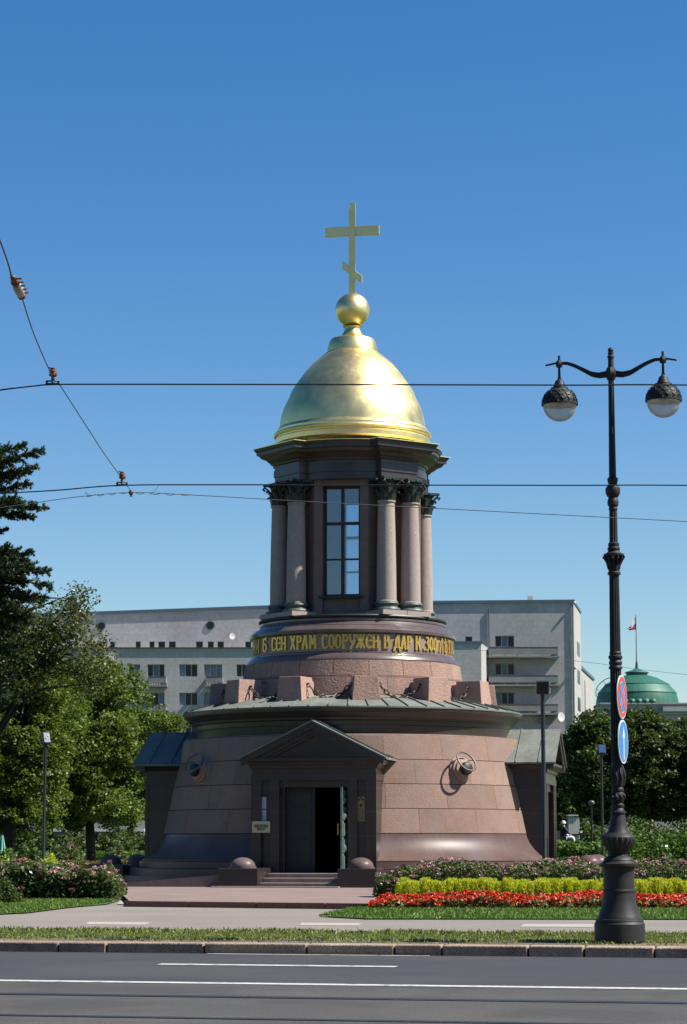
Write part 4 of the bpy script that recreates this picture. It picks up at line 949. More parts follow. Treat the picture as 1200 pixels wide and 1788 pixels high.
# long strain insulator
p0, p1 = at(22, 483, 17.9), at(39, 519, 18.4); ax = (p1 - p0).normalized(); L_ = (p1 - p0).length
Q = Matrix.Translation(p0) @ ax.to_track_quat('Z', 'Y').to_matrix().to_4x4()
ri = empty('strain_insulator', p0, 0, 'white and brown strain insulator on the steep wire at left', 'insulator')
def loc(Mx, o): return Matrix.Translation(-Vector(o)) @ Mx
b = MB(); b.lathe([(.004, 0), (.02, .01), (.026, L_ * .15), (.02, L_ * .2), (.035, L_ * .25), (.03, L_ * .36), (.02, L_ * .38)], 16, M=loc(Q, p0)); b.lathe([(.02, L_ * .84), (.036, L_ * .86), (.034, L_ * .94), (.01, L_)], 16, M=loc(Q, p0))
for i in range(5): b.tube([loc(Q, p0) @ Vector((0, 0, L_ * (.1 + .17 * i))), loc(Q, p0) @ Vector((-.07, -.01, L_ * (.04 + .17 * i)))], .008, 5)
b.build('end_fitting', brn, ri); MB().lathe([(.02, L_ * .36), (.036, L_ * .42), (.04, L_ * .6), (.036, L_ * .82), (.02, L_ * .86)], 20, M=loc(Q, p0)).build('ceramic_body', mat('white_ceramic', (.62, .55, .44), .3), ri)
def hanger(px, py, Y, label, k=1.0):
    c = at(px, py, Y); r = empty('wire_hanger', c, 0, label, 'wire hanger', 'tram wire hangers')
    b = MB(); b.lathe([(.012 * k, .035 * k), (.016 * k, .055 * k), (.012 * k, .07 * k), (.035 * k, .085 * k), (.036 * k, .1 * k), (.026 * k, .105 * k), (.036 * k, .118 * k), (.036 * k, .13 * k), (.022 * k, .14 * k), (.026 * k, .155 * k), (.004, .165 * k)], 16)
    b.ball((.015 * k, 0, .1 * k), .03 * k, 1, 8); b.tube([(0, 0, .15 * k), (-.04 * k, 0, .165 * k)], .01 * k, 6); b.build('insulator_bell', brn, r)
    g = MB(); g.box(-.065 * k, .065 * k, -.012, .012, .001, .014 * k); g.box(-.065 * k, -.045 * k, -.011, .011, .014 * k, .032 * k); g.box(.045 * k, .065 * k, -.011, .011, .014 * k, .032 * k); g.tube([(-.06 * k, 0, .034 * k), (.06 * k, 0, .034 * k)], .008 * k, 6); g.tube([(0, 0, 0.0), (0, 0, .04 * k)], .012 * k, 6)
    g.build('wire_clamp', M['black'], r); return r
hanger(92, 671.5, 22, 'rusty wire hanger on the upper tram wire'); hanger(213, 847.5, 28.6, 'rusty wire hanger on the lower tram wire', 1.05)
c = at(229, 860, 30); r = empty('wire_clamp', c, 0, 'small rusty clamp joining the thin twisted wires', 'clamp'); MB().ball((0, 0, 0), .032, 1.1, 10).build('clamp_body', brn, r)
MB().tube([(0, 0, -.01), (.002, 0, -.055)], .014, 6).build('bolt', brn, r)

# ================================================================== FLOODLIGHT POSTS
def flood(px, ytop, ybot, Y, r_, box, label, lit=0, rz=0):
    g = at(px, ybot, Y); zt_ = zat(ytop, Y); o = empty('floodlight_post', (g.x, Y, .15), 0, label, 'floodlight', 'floodlight posts in the park')
    H = zt_ - .15; MB().lathe([(r_ * 1.5, 0), (r_ * 1.5, .5), (r_ * 1.1, .55), (r_, H), (.001, H)], 16).build('pole', M['black'], o)
    w_, h, dp = box; T = Matrix.Translation((0, 0, H + h * .35)) @ Matrix.Rotation(rz, 4, 'Z') @ Matrix.Rotation(R(-18 if lit else 12), 4, 'X')
    b = MB(); b.frustum((-w_ / 2, w_ / 2, -dp / 2, dp / 2), (-w_ / 2, w_ / 2, -dp / 2, dp * .3), -h / 2, h / 2, T)
    h_ = b.build('lamp_housing', M['black'] if lit else mat('dark_grey_housing', (.035, .037, .04), .4), o, .02)
    gf = MB(); gf.box(-w_ * .42, w_ * .42, -dp / 2 - .012, -dp / 2 - .004, -h * .42, h * .42, T); gf.build('front_glass', mat('floodlight_glass', (.42, .47, .48) if lit == 1 else (.08, .16, .3), .15, spec=.9, metal=.3) if lit else M['black'], h_)
    if lit == 1:
        sp = MB(); sp.ball(T @ Vector((w_ * .12, -dp / 2 - .012, h * .14)), .035, 1, 8); sp.ball(T @ Vector((-w_ * .14, -dp / 2 - .012, -h * .04)), .035, 1, 8); sp.build('lamp_bulb', M['white'], h_)
    y = MB(); y.box(-w_ * .62, w_ * .62, -.03, .03, H - .04, H - .01); y.box(-w_ * .62, -w_ * .56, -.03, .03, H - .01, H + h * .3); y.box(w_ * .56, w_ * .62, -.03, .03, H - .01, H + h * .3); y.build('yoke', M['white'] if not lit else M['black'], o)
flood(951, 1208, 1505, 68.5, .058, (.36, .38, .26), 'black floodlight on a thick post right of the chapel')
flood(76, 1297, 1505, 74, .05, (.24, .36, .2), 'floodlight with bright glass front before the left trees', 1, R(32))
flood(1053, 1315, 1500, 92, .045, (.3, .36, .2), 'floodlight with blue glass front behind the lamp post', 2, R(8))
o = empty('path_lamp', (at(1034, 1473, 104).x, 104, .14), 0, 'slim globe lamp post before the trees at right', 'lamp post')
zt_ = zat(1406, 104) - .14; MB().lathe([(.06, 0), (.05, .4), (.03, zt_), (.001, zt_)], 12).build('pole', M['black'], o)
MB().ball((0, 0, zt_ + .1), .14, .8, 14).build('lamp_globe', mat('dull_globe', (.12, .1, .08), .3), o)
# parasol at the left edge
o = empty('closed_parasol', (at(4, 1473, 88).x, 88, .14), 0, 'closed pale green parasol at the left edge behind the flowers', 'parasol')
zt_ = zat(1457, 88) - .14
b = MB(); b.lathe([(.2, .55), (.19, .8), (.13, 1.3), (.05, zt_ - .08), (.01, zt_)], 40, flute=(8, .3)); b.build('canopy', mat('pale_green_canvas', (.16, .48, .34), .7), o)
MB().tube([(0, 0, 0), (0, 0, zt_ + .05)], .022, 8).build('pole', M['black'], o)

# ================================================================== APARTMENT HOUSE
def grid_wall(b, x0, x1, z0, z1, holes, y=0, depth=.3):
    xs = sorted({x0, x1, *[h[0] for h in holes], *[h[1] for h in holes]}); zz_ = sorted({z0, z1, *[h[2] for h in holes], *[h[3] for h in holes]})
    for i in range(len(xs) - 1):
        for j in range(len(zz_) - 1):
            cx, cz = (xs[i] + xs[i + 1]) / 2, (zz_[j] + zz_[j + 1]) / 2
            if any(h[0] < cx < h[1] and h[2] < cz < h[3] for h in holes): continue
            b.add([(xs[i], y, zz_[j]), (xs[i + 1], y, zz_[j]), (xs[i + 1], y, zz_[j + 1]), (xs[i], y, zz_[j + 1])], [(0, 1, 2, 3)])
    for h in holes:
        a, c, d, e = h
        b.add([(a, y, d), (c, y, d), (c, y, e), (a, y, e), (a, y + depth, d), (c, y + depth, d), (c, y + depth, e), (a, y + depth, e)], [(0, 1, 5, 4), (1, 2, 6, 5), (2, 3, 7, 6), (3, 0, 4, 7)])
BR = at(1001.5, 1050, 250); BANG = -R(.5)
house = empty('apartment_house', (BR.x, BR.y, .1), BANG, 'grey tiled apartment house with balconies behind the chapel', 'building')
HM = Matrix.Translation(house.location) @ Matrix.Rotation(BANG, 4, 'Z'); HI = HM.inverted()
def hp(px, py, yl=0):      # pixel -> (x,z) on the local facade plane y=yl
    o = HI @ Vector((0, 0, EYE)); d = (HI.to_3x3() @ (at(px, py, 200) - Vector((0, 0, EYE)))); t = (yl - o.y) / d.y; p = o + d * t; return p.x, p.z
ZR = hp(900, 1055)[1]
XL = -72.0
mainh, lowh = [], []
def hole(lst, x0, x1, y0, y1, yl): a, d = hp(x0, y1, yl); c, e = hp(x1, y0, yl); lst.append((a, c, d, e)); return lst[-1]
YL = -6.0
rightw = [hole(mainh, 865, 898, *yy, 0) for yy in ((1110, 1129.5), (1158.5, 1178.5), (1209, 1229.5))]
small = [hole(mainh, 813, 824.5, 1111.5, 1123, 0)]
attic = [hole(mainh, a, c, 1120, 1131.5, 0) for a, c in ((237, 246), (261, 270), (276.5, 288.5), (295, 307), (342.5, 354.5), (363, 373.5), (380, 391), (428.5, 439), (165, 184), (192, 201))]
XD = hp(852, 1150, 0)[0]; XE = hp(840.5, 1150, YL)[0]
ZLW = hp(300, 1132.5, YL)[1]; ZLW2 = hp(800, 1123, YL)[1]; XB = hp(690, 1125, YL)[0]
mw = MB(); grid_wall(mw, XL, 0, 0, ZR, mainh, 0, .35)
mw.box(XL, 0, .36, 12, 0, ZR - .02)
def zroof_main(x): return ZR + (x + 20) * (.035 if x < -20 else .008)
mw.v = [(v[0], v[1], v[2] + (zroof_main(v[0]) - ZR if v[2] > ZR - .1 else 0)) for v in mw.v]
mw.build('main_wall', M['facade'], house)
loww = []
for (y0, y1) in ((1160, 1181.5), (1209.5, 1231.5), (1258, 1280), (1307, 1329)):
    for a, c in ((313, 345), (356.5, 388), (413, 442), (457, 489), (257.5, 287.5), (225, 245), (191, 215), (150, 180), (110, 140), (500, 530)):
        loww.append(hole(lowh, a, c, y0, y1, YL))
lw = MB(); grid_wall(lw, XL, XE, 0, ZLW, lowh, YL, .35)
lw.add([(XL, YL, ZLW), (XE, YL, ZLW), (XE, -.001, ZLW), (XL, -.001, ZLW)], [(0, 1, 2, 3)])
lw.build('lower_wall', M['facade'], house); pw = MB(); pw.box(XB, XE, YL, -.001, ZLW + .003, ZLW2); pw.build('raised_corner', M['facade'], house)
MB().prism([(XE + .003, YL), (XD, -.002), (XE - .2, -.002), (XE - .2, YL + .05)], 0, ZLW2 - .003).build('lower_end_wall', M['facade2'], house)
ep = HI @ at(1015, 1150, 262); EV = Vector((ep.x, ep.y, 0)); ed_ = EV.normalized(); en_ = Vector((ed_.y, -ed_.x, 0))
MB().prism([(.002, .0), (EV.x, EV.y), (EV.x - .6, EV.y), (-.3, .36)], 0, zroof_main(0) - .02).build('end_wall', M['facade2'], house)
MB().prism([(.0, -.1), (.1, -.1), (EV.x + .1, EV.y), (EV.x - .6, EV.y), (-.3, .36)], zroof_main(0), zroof_main(0) + .28).build('end_roof_edge', M['lead'], house)
re_ = MB(); re_.box(XL - .1, -20, -.16, 12.1, ZR, ZR + .32); re_.box(-20, .12, -.16, 12.1, ZR, ZR + .32); re_.v = [(v[0], v[1], v[2] + zroof_main(v[0]) - ZR) for v in re_.v]; re_.box(XB, XE + .14, YL - .1, -.02, ZLW2 + .002, ZLW2 + .2); re_.build('roof_edge', M['lead'], house)
le = MB(); le.box(XL, XB - .01, YL - .14, YL + .3, ZLW + .004, ZLW + .13); le.build('terrace_ledge', M['rust'], house)
def window(h, yl, style, k=3):
    a, c, d, e = h; fr = MB(); y0, y1 = yl + .2, yl + .26; t = .06
    fr.box(a, c, y0, y1, e - t, e); fr.box(a, c, y0, y1, d, d + t); fr.box(a, a + t, y0, y1, d + t, e - t); fr.box(c - t, c, y0, y1, d + t, e - t)
    for i in range(1, k): x = a + (c - a) * i / k; fr.box(x - t * .7, x + t * .7, y0, y1, d + t, e - t)
    f = fr.build('window', M['frame'] if style != 'dark' else M['lead'], house)
    pn = MB(); pn.box(a + .01, c - .01, yl + .27, yl + .30, d + .01, e - .01); pn.build('pane', M['panel'] if style == 'c' else M['pane'], f)
    if style == 'c' or (style == 'm'):
        cu = MB(); i = random.randrange(k); x0, x1 = a + (c - a) * i / k + .05, a + (c - a) * (i + 1) / k - .05; cu.box(x0, x1, yl + .262, yl + .268, d + .05, e - .05); cu.build('curtain', mat('blue_grey_curtain', random.choice([(.2, .3, .36), (.28, .33, .33), (.12, .2, .27)]), .6), f)
    return f
for h in rightw: window(h, 0, 'm')
for h in small + attic: window(h, 0, 'dark', 1)
for i, h in enumerate(loww): window(h, YL, random.choice('mmc'), 3 if i % 10 not in (5, 6) else 2)
def balcony(px0, px1, y0, y1, ys, yl, depth):
    a, z1 = hp(px0, y0, yl - depth); c, z0 = hp(px1, y1, yl - depth); zsb_ = hp(px0, ys, yl - depth)[1]
    b = MB(); b.box(a, c, yl - depth, yl - depth + .1, z0, z1); b.box(a, a + .1, yl - depth + .1, yl - .003, z0, z1); b.box(c - .1, c, yl - depth + .1, yl - .003, z0, z1)
    b.box(a - .02, c + .12, yl - depth - .1, yl - .003, zsb_, zsb_ + .17)
    o = b.build('balcony', M['balc'], house)
    g = MB(); g.box(a + .02, c - .02, yl - depth - .02, yl - depth + .12, z1, z1 + .06); g.build('rusty_rail', M['rust'], o)
    gg = MB()
    for i in range(6): x = a + .3 + (c - a - .6) * i / 5; gg.box(x - .05, x + .05, yl - depth + .02, yl - depth + .08, zsb_ + .17, z0)
    gg.build('baluster', M['balc'], o)
for y0, y1, ys in ((1130.5, 1142.5, 1148), (1180, 1191.5, 1198), (1230.5, 1241.5, 1248), (1281, 1292, 1298)): balcony(853.5, 975, y0, y1, ys, 0, 1.5)
for a, c in ((259, 290), (359.5, 389), (150, 182)):
    for y0, y1, ys in ((1182, 1192, 1199), (1231, 1241, 1248), (1281, 1291, 1298)): balcony(a, c, y0, y1, ys, YL, 1.0)
def disc_part(px, py, r_, yl, m, nm, parent=house, th=.12, dx=0):
    x, z = hp(px, py, yl); T = Matrix.Translation((x, yl, z)) @ Matrix.Rotation(R(90), 4, 'X') @ Matrix.Rotation(R(dx), 4, 'Y')
    return MB().lathe([(.001, -.003), (r_, -.003), (r_, th), (r_ * .94, th), (r_ * .5, th * .5), (.001, th * .4)], 28, M=T).build(nm, m, parent)
for px, py in ((367.5, 1092), (177, 1093)):
    o = disc_part(px, py, .5, -.02, M['balc'], 'round_window', th=.03); x, z = hp(px, py, 0)
    T = Matrix.Translation((x, -.06, z)) @ Matrix.Rotation(R(90), 4, 'X'); MB().lathe([(.001, 0), (.4, 0), (.4, .03), (.001, .03)], 24, M=T).build('pane', M['pane'], o)
disc_part(405, 1111, .33, -.5, M['white'], 'satellite_dish', dx=30); disc_part(194, 1146, .5, YL - .4, M['white'], 'satellite_dish', dx=10); disc_part(979, 1252, .48, -1.6, M['white'], 'satellite_dish', dx=40)
for px, y0, y1 in ((854, 1064, 1130), (1000.3, 1056, 1290)):
    pb = MB(); x, z1 = hp(px, y0, -.1); _, z0 = hp(px, y1, -.1); pb.tube([(x, -.1, z0), (x, -.1, z1)], .07, 8); pb.build('drainpipe', M['lead'], house)
ac = MB(); x, z = hp(952, 1257, -.5); ac.box(x - .6, x + .6, -.6, -.003, z - .35, z + .35); ac.build('air_conditioner', M['balc'], house)
vb = MB(); x, z = hp(926, 1050, 1); vb.box(x - .25, x + .25, .8, 1.3, ZR + .3, ZR + .95); vb.build('roof_vent', M['white'], house)
ew = MB()
for (z0_, z1_) in ((1112, 1136), (1162, 1186), (1211, 1235), (1260, 1284)):
    pA, pB = ed_ * (EV.length * .42) + en_ * .03, ed_ * (EV.length * .78) + en_ * .03; zA, zB = hp(1002, z1_, 0)[1], hp(1002, z0_, 0)[1]
    ew.add([(pA.x, pA.y, zA), (pB.x, pB.y, zA), (pB.x, pB.y, zB), (pA.x, pA.y, zB)], [(0, 1, 2, 3)])
ew.build('end_window', M['pane'], house)
dl = MB(); dl.tube([(.1, -.12, ZR + .2), (.25, -.25, ZR + .1)], .06, 6); dl.ball((.1, -.3, ZR + .1), .16, n=8); dl.ball((.1, -.3, hp(1002, 1167, 0)[1]), .16, n=8); dl.build('wall_lamp', M['white'], house)
# lower rear wing seen past its end wall
p = at(1012, 1240, 262); wing = empty('rear_wing', (p.x, 262, .1), R(80), 'pale end wing with pipes behind the grey apartment house', 'building')
zt1 = zat(1166, 262); b = MB(); b.box(0, 22.3, 0, 8, 0, zt1); b.build('wing_wall', M['facade2'], wing)
MB().box(-.1, 22.5, -.15, 8.1, zt1, zt1 + .3).build('wing_roof', M['lead'], wing)
pb = MB()
for x in (1.4, 2.6, 7): pb.tube([(x, -.15, 2), (x, -.15, zt1 - 1)], .08, 6)
for z in (zt1 - 5, zt1 - 7.5): pb.box(1, 3.5, -1.1, -.01, z, z + .15)
pb.build('pipes', M['balc'], wing)

# ================================================================== GREEN DOMED MANSION
DY = 330.0; dc = at(1113, 1228, DY)
man = empty('domed_mansion', (dc.x, DY, .1), 0, 'pale mansion with a green metal dome behind the right trees', 'building')
def dzm(py): return zat(py, DY) - .1
k = 1 / FPX * DY
b = MB(); prf = []
for y, hw in ((1232, 72), (1222, 71), (1213, 68.5), (1211, 69), (1205, 64), (1197, 56.5), (1196, 57), (1190, 47), (1184, 35), (1180, 22)): prf.append((hw * k, dzm(y)))
b.lathe(prf, 72); b.build('dome', M['greenroof'], man)
b = MB(); b.lathe([(19 * k, dzm(1182)), (18.5 * k, dzm(1176)), (21.5 * k, dzm(1175)), (20 * k, dzm(1173.5)), (8 * k, dzm(1170)), (3 * k, dzm(1167)), (1.6 * k, dzm(1155)), (.001, dzm(1154))], 32); b.build('dome_lantern', M['greenroof'], man)
fp = MB().tube([(0, 0, dzm(1158)), (0, 0, dzm(1073))], [.09, .05], 8).build('flagpole', mat('grey_pole', (.2, .24, .24), .5), man)
fl = MB(); V = lambda x, y, dy=0: ((x - 1107) * k, dy, dzm(y))
def flagband(nm, l0, l1, m):
    f = MB(); n_ = 6; vs = []
    for i in range(n_ + 1):
        t = i / n_
        for l in (l0, l1): vs.append(((l[0][0] + (l[1][0] - l[0][0]) * t - 1107) * k, -1.3 * t + .2 * math.sin(t * 6), dzm(l[0][1] + (l[1][1] - l[0][1]) * t)))
    f.add(vs, [(2 * i, 2 * i + 1, 2 * i + 3, 2 * i + 2) for i in range(n_)]); f.add([(v[0], v[1] + .03, v[2]) for v in vs], [(2 * i, 2 * i + 1, 2 * i + 3, 2 * i + 2) for i in range(n_)]); return f.build(nm, m, man)
A0, A1, A2, A3 = ((1106.5, 1077), (1095, 1093)), ((1107, 1087), (1093, 1098)), ((1107, 1092), (1089.5, 1101)), ((1107, 1099.5), (1091, 1102.5))
flagband('flag_white_band', A0, ((1107, 1087), (1096.5, 1099)), mat('flag_white', (.7, .7, .7), .7, trans=.5)); flagband('flag_blue_band', ((1107, 1087), (1096, 1094)), ((1107, 1092), (1089, 1101)), mat('flag_blue', (.03, .09, .55), .7, trans=.5)); flagband('flag_red_band', ((1107, 1092), (1094, 1099.5)), A3, mat('flag_red', (.65, .05, .05), .7, trans=.5))
wl = MB(); x0, x1 = -90 * k, 120 * k
wl.box(-72 * k, 78 * k, -5.6, 12, dzm(1246), dzm(1231)); wl.box(-74 * k, 80 * k, -6.0, 12.2, dzm(1234), dzm(1231.5)); wl.box(-76 * k, 110 * k, -6.6, 13, dzm(1252), dzm(1248.2)); wl.box(-74 * k, 108 * k, -6.3, 12.6, 0, dzm(1252.2))
wl.box(34 * k, 74 * k, -6.2, -5.2, dzm(1246.2), dzm(1238)); wl.build('wall', M['stucco'], man)
MB().box(-77 * k, 112 * k, -6.8, 13.2, dzm(1248), dzm(1246.4)).build('green_gutter', M['greenroof'], man)
lt = MB()
for i in range(5): lt.ball(((20 + 3) * k * 0 + (i * 12 - 30) * k, -71 * k * .98, dzm(1229)), .55, .8, 10)
lt.build('roof_dormer', M['greenroof'], man)
MB().lathe([(.3, dzm(1236)), (.3, dzm(1222)), (.5, dzm(1221)), (.2, dzm(1216))], 10, M=Matrix.Translation((83 * k, -5, 0))).build('chimney', M['white'], man)
rl = MB(); P = [Vector(((x - 1113) * k, -1, dzm(y))) for x, y in ((1040, 1216), (1041, 1203), (1052, 1190), (1064, 1184))]; rl.tube(smooth(P), .06, 5)
for i in (0, 1, 2, 3): rl.tube([P[i], P[i] + Vector((.9, 0, -.9))], .05, 5)
rl.build('dome_railing', mat('green_rail', (.03, .12, .1), .6), man)

# ================================================================== FAR LEFT: wall, car; RIGHT: booth, person
YW = 175; a, c = at(-120, 1460, YW), at(250, 1460, YW)
o = empty('garden_wall', (a.x, YW, .1), 0, 'low grey wall with pale coping far under the left trees', 'wall')
zw_ = zat(1452, YW) - .1; MB().box(0, c.x - a.x, 0, .5, 0, zw_).build('wall_face', mat('far_wall_grey', (.16, .15, .14), .9, var=.2, vscale=.5), o); MB().box(-.1, c.x - a.x + .1, -.15, .65, zw_, zw_ + .22).build('coping', M['white'], o)
cpos = at(30, 1473, 150); car = empty('parked_car', (cpos.x, 150, .14), R(8), 'blue grey car half hidden by the left tree trunk', 'car')
bd = MB(); prof_ = [(-2.1, .3), (2.1, .3), (2.15, .65), (1.9, .85), (1.1, .95), (.5, 1.4), (-.9, 1.42), (-1.6, .98), (-2.1, .9)]
def side(b, pr, y0, y1, ins=.0): n = len(pr); b.add([(x, y0, z) for x, z in pr] + [(x, y1, z) for x, z in pr], [tuple(range(n)), tuple(range(n, 2 * n))[::-1]] + [(i, n + i, n + (i + 1) % n, (i + 1) % n) for i in range(n)])
side(bd, prof_, -.85, .85); bd.build('body', mat('blue_grey_car_paint', (.09, .13, .2), .25, metal=.4), car, .05)
wn = MB(); side(wn, [(.98, .97), (.45, 1.35), (-.85, 1.37), (-1.45, 1.0)], -.865, .865); wn.build('side_window', M['pane'], car)
for x in (-1.35, 1.35):
    for y in (-.86, .86): MB().lathe([(.001, -.1), (.32, -.1), (.32, .1), (.001, .1)], 20, M=Matrix.Translation((x, y, .32)) @ Matrix.Rotation(R(90), 4, 'X')).build('wheel', M['black'], car)
for y in (-.6, .6): MB().box(2.1, 2.17, y - .15, y + .15, .6, .72).build('headlight', M['white'], car)
# slatted booth
BY = 140; p = at(1003, 1473, BY); bo = empty('slatted_booth', (p.x, BY, .14), 0, 'small white slatted booth among the trees right of the chapel', 'booth'); kk = BY / FPX
zt0, zt1 = zat(1456, BY) - .14, zat(1427, BY) - .14
b = MB()
for i in range(6): x = (-8 + i * 3.2) * kk; b.box(x - .045, x + .045, -.03, .03, zt0, zt1)
b.box(-9 * kk, 9 * kk, .0, .06, zt0, zt0 + .12); b.build('slats', M['white'], bo)
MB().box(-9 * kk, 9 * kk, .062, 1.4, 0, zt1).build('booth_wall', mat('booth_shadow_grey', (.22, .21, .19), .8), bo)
MB().box(-9.5 * kk, 9.5 * kk, -.1, 1.5, zat(1425, BY) - .14, zat(1422.5, BY) - .14).build('booth_roof', M['white'], bo)
# seated person
PY = 118.0; pp_ = at(986, 1473, PY)
per = empty('person', (pp_.x, PY, .14), 0, 'person in navy jacket, white cap and white trousers sitting beyond the hedge', 'person')
k = PY / FPX
def skin(name, joints, edges, m, parent, lv=2):
    me = bpy.data.meshes.new(name); me.from_pydata([j[:3] for j in joints], edges, []); me.update(); o = bpy.data.objects.new(name, me); COL.objects.link(o); o.parent = parent
    me.materials.append(m); s = o.modifiers.new('skin', 'SKIN'); sv = me.skin_vertices[0].data
    for i, j in enumerate(joints): sv[i].radius = (j[3], j[4] if len(j) > 4 else j[3])
    sv[0].use_root = True
    s.use_smooth_shade = True
    u = o.modifiers.new('subsurf', 'SUBSURF'); u.levels = lv; u.render_levels = lv
    return o
sk = mat('skin', (.5, .3, .22), .6); navy = mat('navy_jacket', (.012, .022, .05), .8); wt = mat('white_trousers', (.72, .74, .76), .8); cap_ = mat('white_cap', (.78, .76, .68), .8)
zh_ = zat(1461, PY) - .14        # hip height
J = [(0, 0, zh_, .13, .12), (.0, 0, zh_ + .25, .13, .11), (-.03, 0, zh_ + .48, .15, .11), (-.04, 0, zh_ + .54, .06), (-.05, -.01, zh_ + .61, .085, .09), (-.05, -.02, zh_ + .68, .075, .08),
     (-.03, -.17, zh_ + .48, .05), (.12, -.2, zh_ + .25, .04), (.26, -.15, zh_ + .1, .03), (.32, -.13, zh_ + .06, .035),
     (-.03, .17, zh_ + .48, .05), (.12, .2, zh_ + .25, .04), (.28, .15, zh_ + .1, .03), (.34, .13, zh_ + .06, .035),
     (.1, -.1, zh_ - .02, .09), (.42, -.14, zh_ - .05, .065), (.46, -.15, .1, .045), (.56, -.15, .05, .04),
     (.1, .1, zh_ - .02, .09), (.46, .14, zh_ - .03, .065), (.55, .15, .1, .045), (.65, .15, .05, .04)]
E = [(0, 1), (1, 2), (2, 3), (3, 4), (4, 5), (2, 6), (6, 7), (7, 8), (8, 9), (2, 10), (10, 11), (11, 12), (12, 13), (0, 14), (14, 15), (15, 16), (16, 17), (0, 18), (18, 19), (19, 20), (20, 21)]
skin('body', J, E, sk, per)
skin('jacket', [(0.01, 0, zh_ + .0, .17, .17), (.0, 0, zh_ + .25, .16, .17), (-.03, 0, zh_ + .49, .15, .17), (-.03, -.18, zh_ + .48, .075), (.12, -.21, zh_ + .25, .062), (.24, -.16, zh_ + .12, .05), (-.03, .18, zh_ + .48, .075), (.12, .21, zh_ + .25, .062), (.26, .16, zh_ + .12, .05)], [(0, 1), (1, 2), (2, 3), (3, 4), (4, 5), (2, 6), (6, 7), (7, 8)], navy, per)
skin('trousers', [(0, 0, zh_ - .03, .15, .17), (.12, -.1, zh_ - .03, .11), (.42, -.14, zh_ - .05, .085), (.46, -.15, .14, .07), (.12, .1, zh_ - .03, .11), (.46, .14, zh_ - .03, .085), (.55, .15, .14, .07)], [(0, 1), (1, 2), (2, 3), (0, 4), (4, 5), (5, 6)], wt, per)
MB().lathe([(.13, zh_ + .64), (.12, zh_ + .71), (.085, zh_ + .77), (.001, zh_ + .79)], 16, M=Matrix.Translation((-.05, -.02, 0))).build('cap', cap_, per)
bn = empty('park_bench', (pp_.x + .0, PY + .05, .14), 0, 'dark park bench under the person in the navy jacket', 'bench')
MB().box(-.25, .3, -.8, .8, zh_ - .18, zh_ - .13).build('seat', M['wood'], bn); MB().box(-.3, -.25, -.8, .8, zh_ - .1, zh_ + .3).build('backrest', M['wood'], bn)
for y in (-.7, .7): MB().box(-.25, .28, y - .03, y + .03, 0, zh_ - .182).build('leg', M['black'], bn)

# ================================================================== TREES
def crown(blobs, n, size, clr, m, name, parent, origin, per=70, ratio=.6, core=.0, spread=1.0, up=.35):
    """blobs: (px,py,hw,hh,Y,depth) ellipsoids in the place; clusters on their shells, leaves in the clusters"""
    B = []
    for (px, py, hw, hh, Y, dep) in blobs:
        c = at(px, py, Y); k = Y / FPX; B.append((c, hw * k, dep, hh * k))
    vol = np.array([b[1] * b[2] + b[1] * b[3] + b[2] * b[3] for b in B]); vol /= vol.sum(); C = []
    for b, v in zip(B, vol):
        m_ = max(1, int(n * v / per)); d = rdir(m_); rr = 1 - np.abs(rng.normal(0, .28, m_)); rr = np.clip(rr, .05, 1.06)[:, None]
        cc = np.array(b[0])[None] + d * rr * np.array([b[1], b[2], b[3]])[None]
        cr_ = clr * rng.uniform(.6, 1.3, m_)
        for c, r in zip(cc, cr_):
            dd = rdir(per) * (r * rng.uniform(.25, 1, per) ** .6)[:, None]; dd[:, 2] *= .6; C.append(c + dd)
    C = np.concatenate(C) - np.array(origin)
    return quads(name, *leafy(C.astype(np.float32), size, ratio, up), m, parent), B
def trunk_limbs(parent, origin, base, top, r0, targets, name='trunk'):
    b = MB(); o = Vector(origin); base = Vector(base) - o; top = Vector(top) - o
    mid = base.lerp(top, .5) + Vector((random.uniform(-.2, .2), 0, 0)); b.tube([base - Vector((0, 0, .2)), base + Vector((0, 0, .3)), mid, top], [r0 * 1.35, r0, r0 * .8, r0 * .4], 10)
    for t in targets:
        t = Vector(t) - o; s = base.lerp(top, random.uniform(.45, .95)); m_ = s.lerp(t, .5) + Vector((0, 0, random.uniform(-.1, .5))); b.tube([s, m_, t], [r0 * .4, r0 * .22, r0 * .06], 6)
    return b.build(name, M['bark'], parent)
def tree(name, px, Y, rtr, ytop, blobs, n, size, clr, m, label, group, per=70, ratio=.6, limb=True):
    g = Vector((at(px, 1473, Y).x, Y, .14)); r = empty(name, g, 0, label, 'tree', group)
    cr_, B = crown(blobs, n, size, clr, m, 'crown', r, g, per, ratio)
    T = [b[0] for b in B]
    for b in B[:]: T += [b[0] + Vector((random.uniform(-.7, .7) * b[1], random.uniform(-.5, .5) * b[2], random.uniform(-.2, .7) * b[3])) for _ in range(3)]
    trunk_limbs(r, g, g, (g.x, g.y, zat(ytop, Y)), rtr, T); return r
Y1 = 104.0
